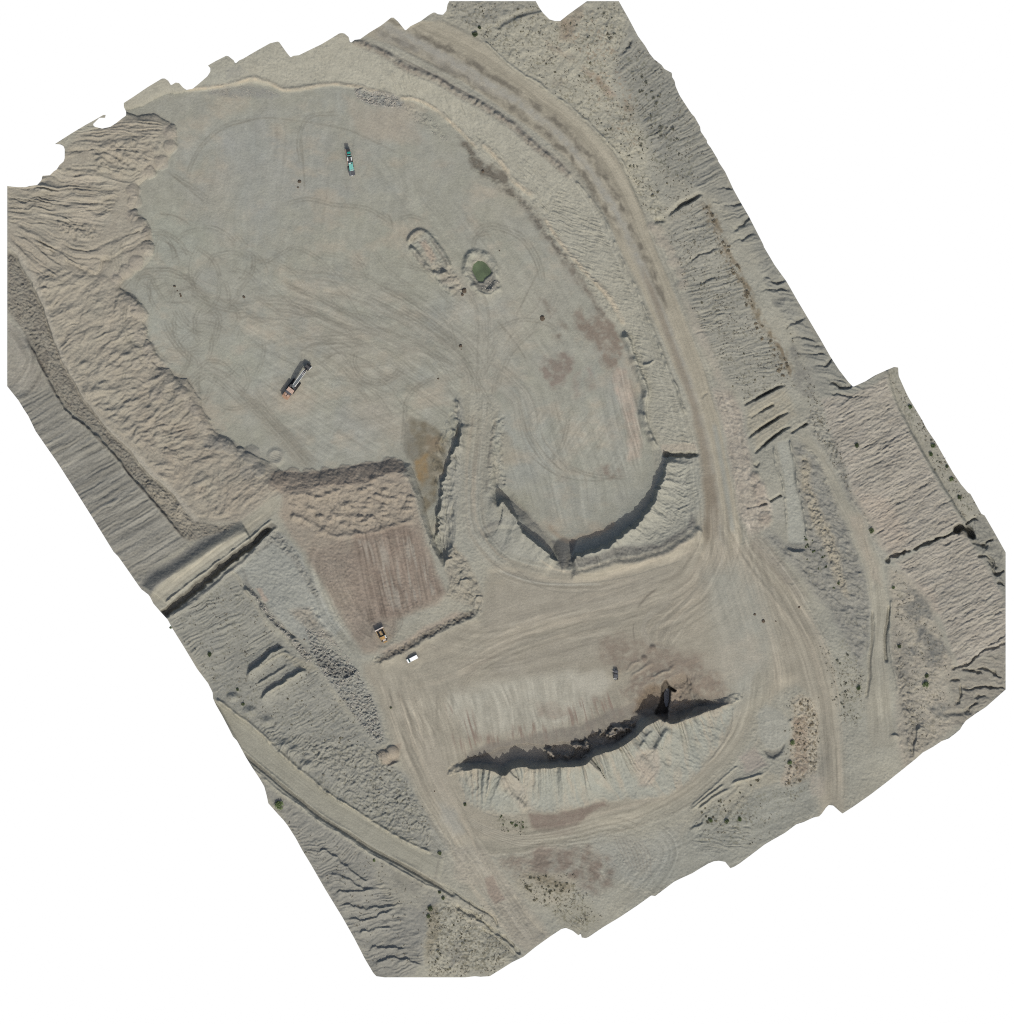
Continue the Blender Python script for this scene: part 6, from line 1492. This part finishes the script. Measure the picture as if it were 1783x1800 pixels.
def build_plants():
    random.seed(3)
    sh = {k: [shrub_mesh('%s_mesh' % k, M[k], 40 + i + 7 * j, 110) for i in range(2)] for j, k in enumerate(('olive', 'dry', 'grn', 'leaf', 'leaf2'))}
    big = [shrub_mesh('bush_mesh', M[k], 90 + i, 420, .95, .11) for i, k in enumerate(('leaf2', 'leaf', 'leaf'))]
    # bushes one can point to
    L = [(488, 1416, 3.7, 0, 'bright green bush on the sheet edge below the service road'),
         (369, 1150, 1.8, 2, 'lone dark green bush on the rilled grey hillside left of the twin shadowed ridges'),
         (428, 1238, 1.4, 2, 'dark bush at the top edge of the service road'),
         (418, 1212, 1.1, 1, 'small dark shrub pair on the grey hillside above the service road bend'),
         (757, 1597, 2.0, 1, 'tallest dark green bush in the row south of the service road'),
         (753, 1611, 1.6, 2, 'dark bush just below the tallest bush south of the service road'),
         (779, 1579, 1.4, 2, 'dark bush nearest the ditch south of the service road'),
         (773, 1568, 1.2, 1, 'small bush at the upper end of the row by the ditch'),
         (657, 1513, 1.2, 0, 'small green bush on the pale verge below the service road'),
         (773, 1500, 1.5, 1, 'green brown bush at the end of the service road berm'),
         (1627, 1201, 2.6, 0, 'largest bright green bush on the sandy flat in the east'),
         (1630, 1188, 1.7, 2, 'dark green bush touching the largest bush on the sandy flat'),
         (1581, 1136, 1.4, 1, 'round green bush on the grey strip east of the ditched track'),
         (1571, 1034, 1.3, 0, 'yellow green bush where the ditched track narrows'),
         (1511, 1210, 1.9, 0, 'round yellow green bush alone on the grey slope west of the track'),
         (1532, 933, 1.9, 1, 'dark green bush on the pink verge beside the outer track'),
         (1507, 783, 1.7, 1, 'lone olive bush at the foot of the great fluted face'),
         (1601, 714, 1.8, 0, 'uppermost olive bush on the bench behind the fluted crest'),
         (1641, 785, 1.9, 0, 'yellow green bush on the bench, upper of a close pair'),
         (1638, 798, 1.8, 0, 'yellow green bush on the bench, lower of a close pair'),
         (1665, 820, 1.2, 1, 'small olive bush between the pair and the next bush on the bench'),
         (1672, 841, 1.8, 0, 'yellow green bush halfway down the bench behind the crest'),
         (1687, 874, 1.6, 1, 'dark bush near the lower end of the bench behind the crest'),
         (818, 1414, 1.2, 1, 'tiny dark bush at the western toe of the pale spoil ridge'),
         (1392, 1306, 2.0, 0, 'olive bush at the left edge of the speckled knoll'),
         (1388, 1339, 1.8, 0, 'olive bush low on the left edge of the speckled knoll'),
         (1250, 1441, 1.8, 0, 'olive bush beside the dragged earth ridges'),
         (1278, 1444, 1.7, 1, 'dark olive bush right of the dragged earth ridges'),
         (1302, 1440, 1.8, 0, 'olive bush farthest right in the row below the dragged ridges'),
         (835, 60, 2.0, 1, 'olive bush on the upper verge of the haul road'),
         (843, 48, 1.4, 2, 'grey green shrub above the olive bush on the haul road verge'),
         (687, 1244, .9, 2, 'single dark shrub on the dirt below the white van'),
         (300, 1104, 1.2, 0, 'green shrub on the sheet edge south of the causeway trench')]
    for x, y, r, k, lab in L:
        t = thing('bush', lab, 'bush', x, y)
        o = bpy.data.objects.new('foliage', big[k]); scene.collection.objects.link(o); o.parent = t
        r *= .85; o.scale = (r, r * .9, r * .8); o.rotation_euler.z = random.uniform(0, 6.28)
        bm = B()
        for k2 in range(4):
            a = k2 * 1.6 + .3; cyl(bm, (0, 0, -.2), (math.cos(a) * r * .35, math.sin(a) * r * .35, r * .6), .06, .03, 6)
        part('stem', bm, M['bark'], t)
    G = [("806,20 940,8 1000,40 1080,30 1100,80 1085,150 1010,150 940,125 860,70", 16, 'olive', .6, 'small olive shrub among the scrub north east of the haul road', 'shrubs on the plain north east of the haul road'),
         ("1000,14 1075,8 1090,70 1040,70 1000,60", 14, 'grn', .65, 'small grey green shrub clustered by the notch in the north edge', 'shrubs near the notch in the north edge'),
         ("1035,195 1090,160 1150,250 1140,330 1105,300 1070,245", 22, 'grn', .65, 'small dark shrub on the pale sand beside the outer bend of the haul road', 'shrubs on the pale sand by the haul road bend'),
         ("1110,120 1150,150 1205,260 1195,300 1150,240", 22, 'grn', .8, 'small dark green shrub at the foot of the dark eroded flank', 'shrubs at the foot of the eroded flank'),
         ("1160,270 1230,300 1235,340 1170,370 1130,340", 10, 'olive', .65, 'small olive shrub on the bench above the shadowed slot', 'shrubs above the shadowed slot'),
         ("1230,355 1262,380 1300,470 1340,560 1390,650 1375,665 1320,560 1270,450", 40, 'dry', .95, 'rust coloured dry shrub in the line of brush along the bench', 'dry brush along the eastern bench'),
         ("1190,420 1290,450 1330,560 1380,670 1300,700 1240,600", 20, 'olive', .6, 'tiny shrub on the ribbed slope east of the haul road', 'shrubs on the ribbed slope'),
         ("1396,1230 1430,1228 1440,1330 1405,1378 1378,1378 1390,1310", 34, 'dry', .8, 'small brown shrub on the speckled knoll', 'shrubs on the speckled knoll'),
         ("1445,1180 1490,1130 1500,1200 1520,1260 1490,1260", 16, 'grn', .8, 'small shrub on the grey slope between haul road branch and outer track', 'shrubs west of the outer track'),
         ("912,1545 960,1533 1010,1555 1000,1580 940,1592 918,1580", 34, 'olive', .8, 'olive shrub on the pale patch at the south edge', 'shrubs on the pale patch near the south edge'),
         ("870,1428 905,1432 928,1450 905,1470 880,1458", 14, 'leaf', .8, 'small green shrub at the muddy toe of the pale spoil ridge', 'shrubs at the toe of the spoil ridge'),
         ("520,1200 600,1240 660,1310 720,1380 700,1430 580,1340 480,1260", 26, 'olive', .65, 'small shrub on the rilled grey hillside above the service road', 'shrubs on the grey hillside'),
         ("752,1600 790,1585 830,1650 815,1712 752,1710", 26, 'olive', .75, 'small shrub on the sandy corner at the south west', 'shrubs on the sandy south west corner'),
         ("1230,1420 1330,1370 1350,1370 1290,1440 1240,1450", 20, 'olive', .8, 'small shrub among the dragged earth ridges', 'shrubs among the dragged ridges'),
         ("1415,930 1440,960 1480,1010 1470,1040 1430,1000 1395,950", 18, 'leaf', .8, 'small green shrub along the toe of the hummocky grey ground', 'shrubs on the hummocky ground'),
         ("1590,690 1620,735 1690,860 1715,900 1690,905 1640,820", 10, 'grn', .7, 'small grey shrub on the bench behind the fluted crest', 'shrubs on the bench behind the crest')]
    for gi, (pg, n, k, r, lab, grp) in enumerate(G):
        for x, y in scatter(pg, n, 500 + gi, .15):
            place(random.choice(sh[k]), 'dry_shrub' if k == 'dry' else 'desert_shrub', lab, 'shrub', x, y, r * random.uniform(.5, 1.25), grp, .8)
    # finer scrub that no one would count
    rnd = random.Random(77); bm = B()
    S = [("786,8 942,2 985,37 1088,2 1160,110 1240,260 1200,400 1130,370 1080,265 1002,186 850,72", 1500, .3), ("1170,400 1235,345 1400,680 1310,706 1215,540", 900, .2), ("1380,560 1440,700 1560,1000 1530,920 1440,780", 300, .3), ("1575,1000 1660,1120 1680,1250 1600,1330 1575,1180", 400, .35), ("1440,1130 1525,1180 1520,1290 1470,1260", 250, .3), ("1378,1228 1440,1225 1442,1360 1380,1384", 300, .1),
         ("300,1100 430,1020 560,1170 760,1440 770,1500 440,1275", 900, .3), ("750,1590 850,1590 905,1680 860,1716 750,1718", 700, .2), ("905,1540 1010,1535 1060,1610 1030,1645 960,1600", 300, .2), ("1220,1420 1440,1370 1330,1490 1230,1480", 200, .3), ("870,1425 930,1440 925,1470 880,1465", 60, .1), ("1560,655 1590,690 1730,905 1690,910", 300, .3), ("500,1440 660,1510 760,1570 740,1690 660,1710", 350, .35)]
    for si, (pg, n, cl) in enumerate(S):
        for x, y in scatter(pg, int(n * .6), 900 + si, cl, 9):
            c = Vector((wx(x), wy(y), zat(x, y))); r = rnd.uniform(.12, .34)
            for k in range(7):
                d = Vector((rnd.gauss(0, .5), rnd.gauss(0, .5), abs(rnd.gauss(0, .35)))) * r * 1.4
                a = Vector((rnd.gauss(0, 1), rnd.gauss(0, 1), rnd.gauss(0, 1))).normalized(); b = a.orthogonal().normalized(); s = r * .6
                bm.faces.new([bm.verts.new(c + d + a * s * p + b * s * q) for p, q in ((-1, -.6), (1, -.6), (1, .6), (-1, .6))])
    me = bpy.data.meshes.new('ground_scrub'); bm.to_mesh(me); bm.free(); me.materials.append(M['scrub'])
    o = bpy.data.objects.new('ground_scrub', me); scene.collection.objects.link(o); o['kind'] = 'stuff'; o['category'] = 'scrub'
    o['label'] = 'fine dark scrub dotted over the eroded slopes around the quarry'

# ------------------------------------------------------------------ stones
def rock_verts(bm, c, r, rnd, flat=.7):
    rot = Matrix.Rotation(rnd.uniform(0, 6.28), 3, 'Z') @ Matrix.Rotation(rnd.uniform(-.5, .5), 3, 'X')
    sx, sy, sz = r * rnd.uniform(.7, 1.2), r * rnd.uniform(.7, 1.2), r * flat * rnd.uniform(.7, 1.1)
    v = []
    for z in (-.35, .25, 1):
        q = .75 if z < 0 else (1 if z < .5 else .5)
        for k in range(6):
            a = k * math.pi / 3 + rnd.uniform(-.25, .25); w = q * rnd.uniform(.8, 1.15)
            v.append(bm.verts.new(c + rot @ Vector((math.cos(a) * w * sx, math.sin(a) * w * sy, z * sz))))
    for i in range(2):
        for k in range(6): bm.faces.new((v[i * 6 + k], v[i * 6 + (k + 1) % 6], v[i * 6 + 6 + (k + 1) % 6], v[i * 6 + 6 + k]))
    bm.faces.new(v[12:18]); bm.faces.new(v[0:6][::-1])

def build_stones():
    rnd = random.Random(19)
    R = [(526.5, 319, 1.0, 'larger brown clod by the pale scrape on the upper quarry floor'), (524, 329, .5, 'small brown clod just below the larger clod on the upper floor'), (428.5, 521.5, .85, 'dark brown clod at the end of the curved wheel marks'), (307, 503, .75, 'dark clod, uppermost of four on the tracked west floor'), (312, 511, .4, 'tiny clod, second of four on the tracked west floor'),
         (317, 517, .5, 'clod, third of four on the tracked west floor'), (318, 520.5, .55, 'clod, lowest of four on the tracked west floor'), (816, 511, 1.3, 'brown mound of soil left of the green pond'), (813, 518, .8, 'small brown heap below the mound by the pond'), (810, 608, .95, 'dark clod where tracks cross near the ramp head'), (811, 614, .35, 'tiny clod below the dark clod near the ramp head'),
         (953, 559, 1.35, 'round dark brown mound on the pale floor south east of the pond'), (878, 440.5, .45, 'small stone on the disturbed soil north east of the pond'), (849, 301, .8, 'dark boulder on the gravel toe of the east wall'), (770.5, 665.5, .5, 'small grey stone near the ramp on the lower floor'), (1327, 1080, .7, 'dark stone on the wide pale junction, upper one'),
         (1342, 1092, .9, 'dark clod pair on the wide pale junction'), (1405, 1067, .6, 'brown stone at the edge of the haul road branch'), (1364, 1092, .4, 'tiny stone right of the clod pair on the junction'), (535, 1124, .5, 'stone on the grey yard'), (764, 1391, .4, 'small stone on the beige road west of the spoil ridge')]
    for x, y, r, lab in R:
        bm = B(); rock_verts(bm, Vector((0, 0, 0)), r, rnd, .6); rock_verts(bm, Vector((r * .4, -r * .3, -.05)), r * .6, rnd, .6)
        o = part('boulder', bm, M['brock'], None); o.location = (wx(x), wy(y), zat(x, y)); o['label'] = lab; o['category'] = 'boulder'
    S = [("rubble", 'pale grey rock debris tumbled down the west side of the working bench', M['rock'], [("535,1105 575,1110 625,1172 640,1195 672,1280 676,1300 660,1305 610,1240 560,1175", 1500, .12, .36), ("428,1000 448,1045 478,1078 515,1115 552,1160 540,1165 495,1112 445,1055", 400, .12, .36)]),
         ("stone_chips", 'field of grey stone chips under the north slope', M['rock'], [("620,154 650,158 680,164 700,172 712,182 705,190 680,188 655,184 630,174", 600, .12, .36), ("360,160 400,150 430,152 470,158 495,168 440,172 400,168", 250, .08, .22), ("700,178 760,205 800,250 780,250 720,205", 120, .1, .3)]),
         ("wet_stones", 'broken grey stones on the south bank of the green pond', M['rock'], [("842,505 866,488 880,495 874,508 858,514", 60, .15, .4)])]
    for nm, lab, mm, lst in S:
        bm = B()
        for pg, n, a, b in lst:
            for x, y in scatter(pg, n, 300 + n, .1, 8): rock_verts(bm, Vector((wx(x), wy(y), zat(x, y))), rnd.uniform(a, b), rnd)
        o = part(nm, bm, mm, None); o['kind'] = 'stuff'; o['label'] = lab; o['category'] = 'rubble'

def water(name, pts, z, rgb, rough=.2):
    m = mat(name + '_surface', rgb, rough, var=.25, scale=.25, spec=.5)
    bm = B(); bm.faces.new([bm.verts.new((wx(x), wy(y), z)) for x, y in pts][::-1])
    o = part(name, bm, m, None); o['kind'] = 'structure'

def build_things():
    setup_mats()
    c = POND.mean(0); water('pond_water', c + (POND - c) * 1.2, zat(842, 476) + 1.1, (.075, .105, .055), .35)
    c = POOL.mean(0); water('pool_water', c + (POOL - c) * 1.1, zat(1172, 1228) + .4, (.12, .13, .14), .25)
    build_excavator(); build_screen(); build_dozer(); build_van(); build_pump()
    build_plants(); build_stones()
# ================================================================== ASSEMBLY
scene = bpy.context.scene
LABELS = ['ground', 'quarry_floor', 'haul_road', 'ramp_road', 'service_road', 'causeway', 'spoil_bank', 'spoil_ridge', 'spoil_field', 'eroded_hillside', 'dirt_track', 'graded_yard', 'rubble_slope']
for pg, k in ((DUMP, 6), (JUN, 11), (FLOOR, 1), (RAMP, 3), (HAUL, 2), (SROAD, 4), (CAUSE, 5), (FAN, 7), (BF, 8), (S1, 9), (S2, 9), (WH, 9), (RR, 10), (ROCKY, 12)):
    label(pg, k, .45)
SUN_EL = 48.0
SHX, SHY = -0.32, 0.947        # world direction in which shadows fall
SUN_ROT = math.degrees(math.atan2(-SHX, -SHY))
SUN_STR = 2.42; SKY_STR = 0.122; EXPO = 0.0; ALB = 0.80
for px_, py_, r_ in PADS: level_pad(px_, py_, r_)
build_terrain()
build_light()
build_things()
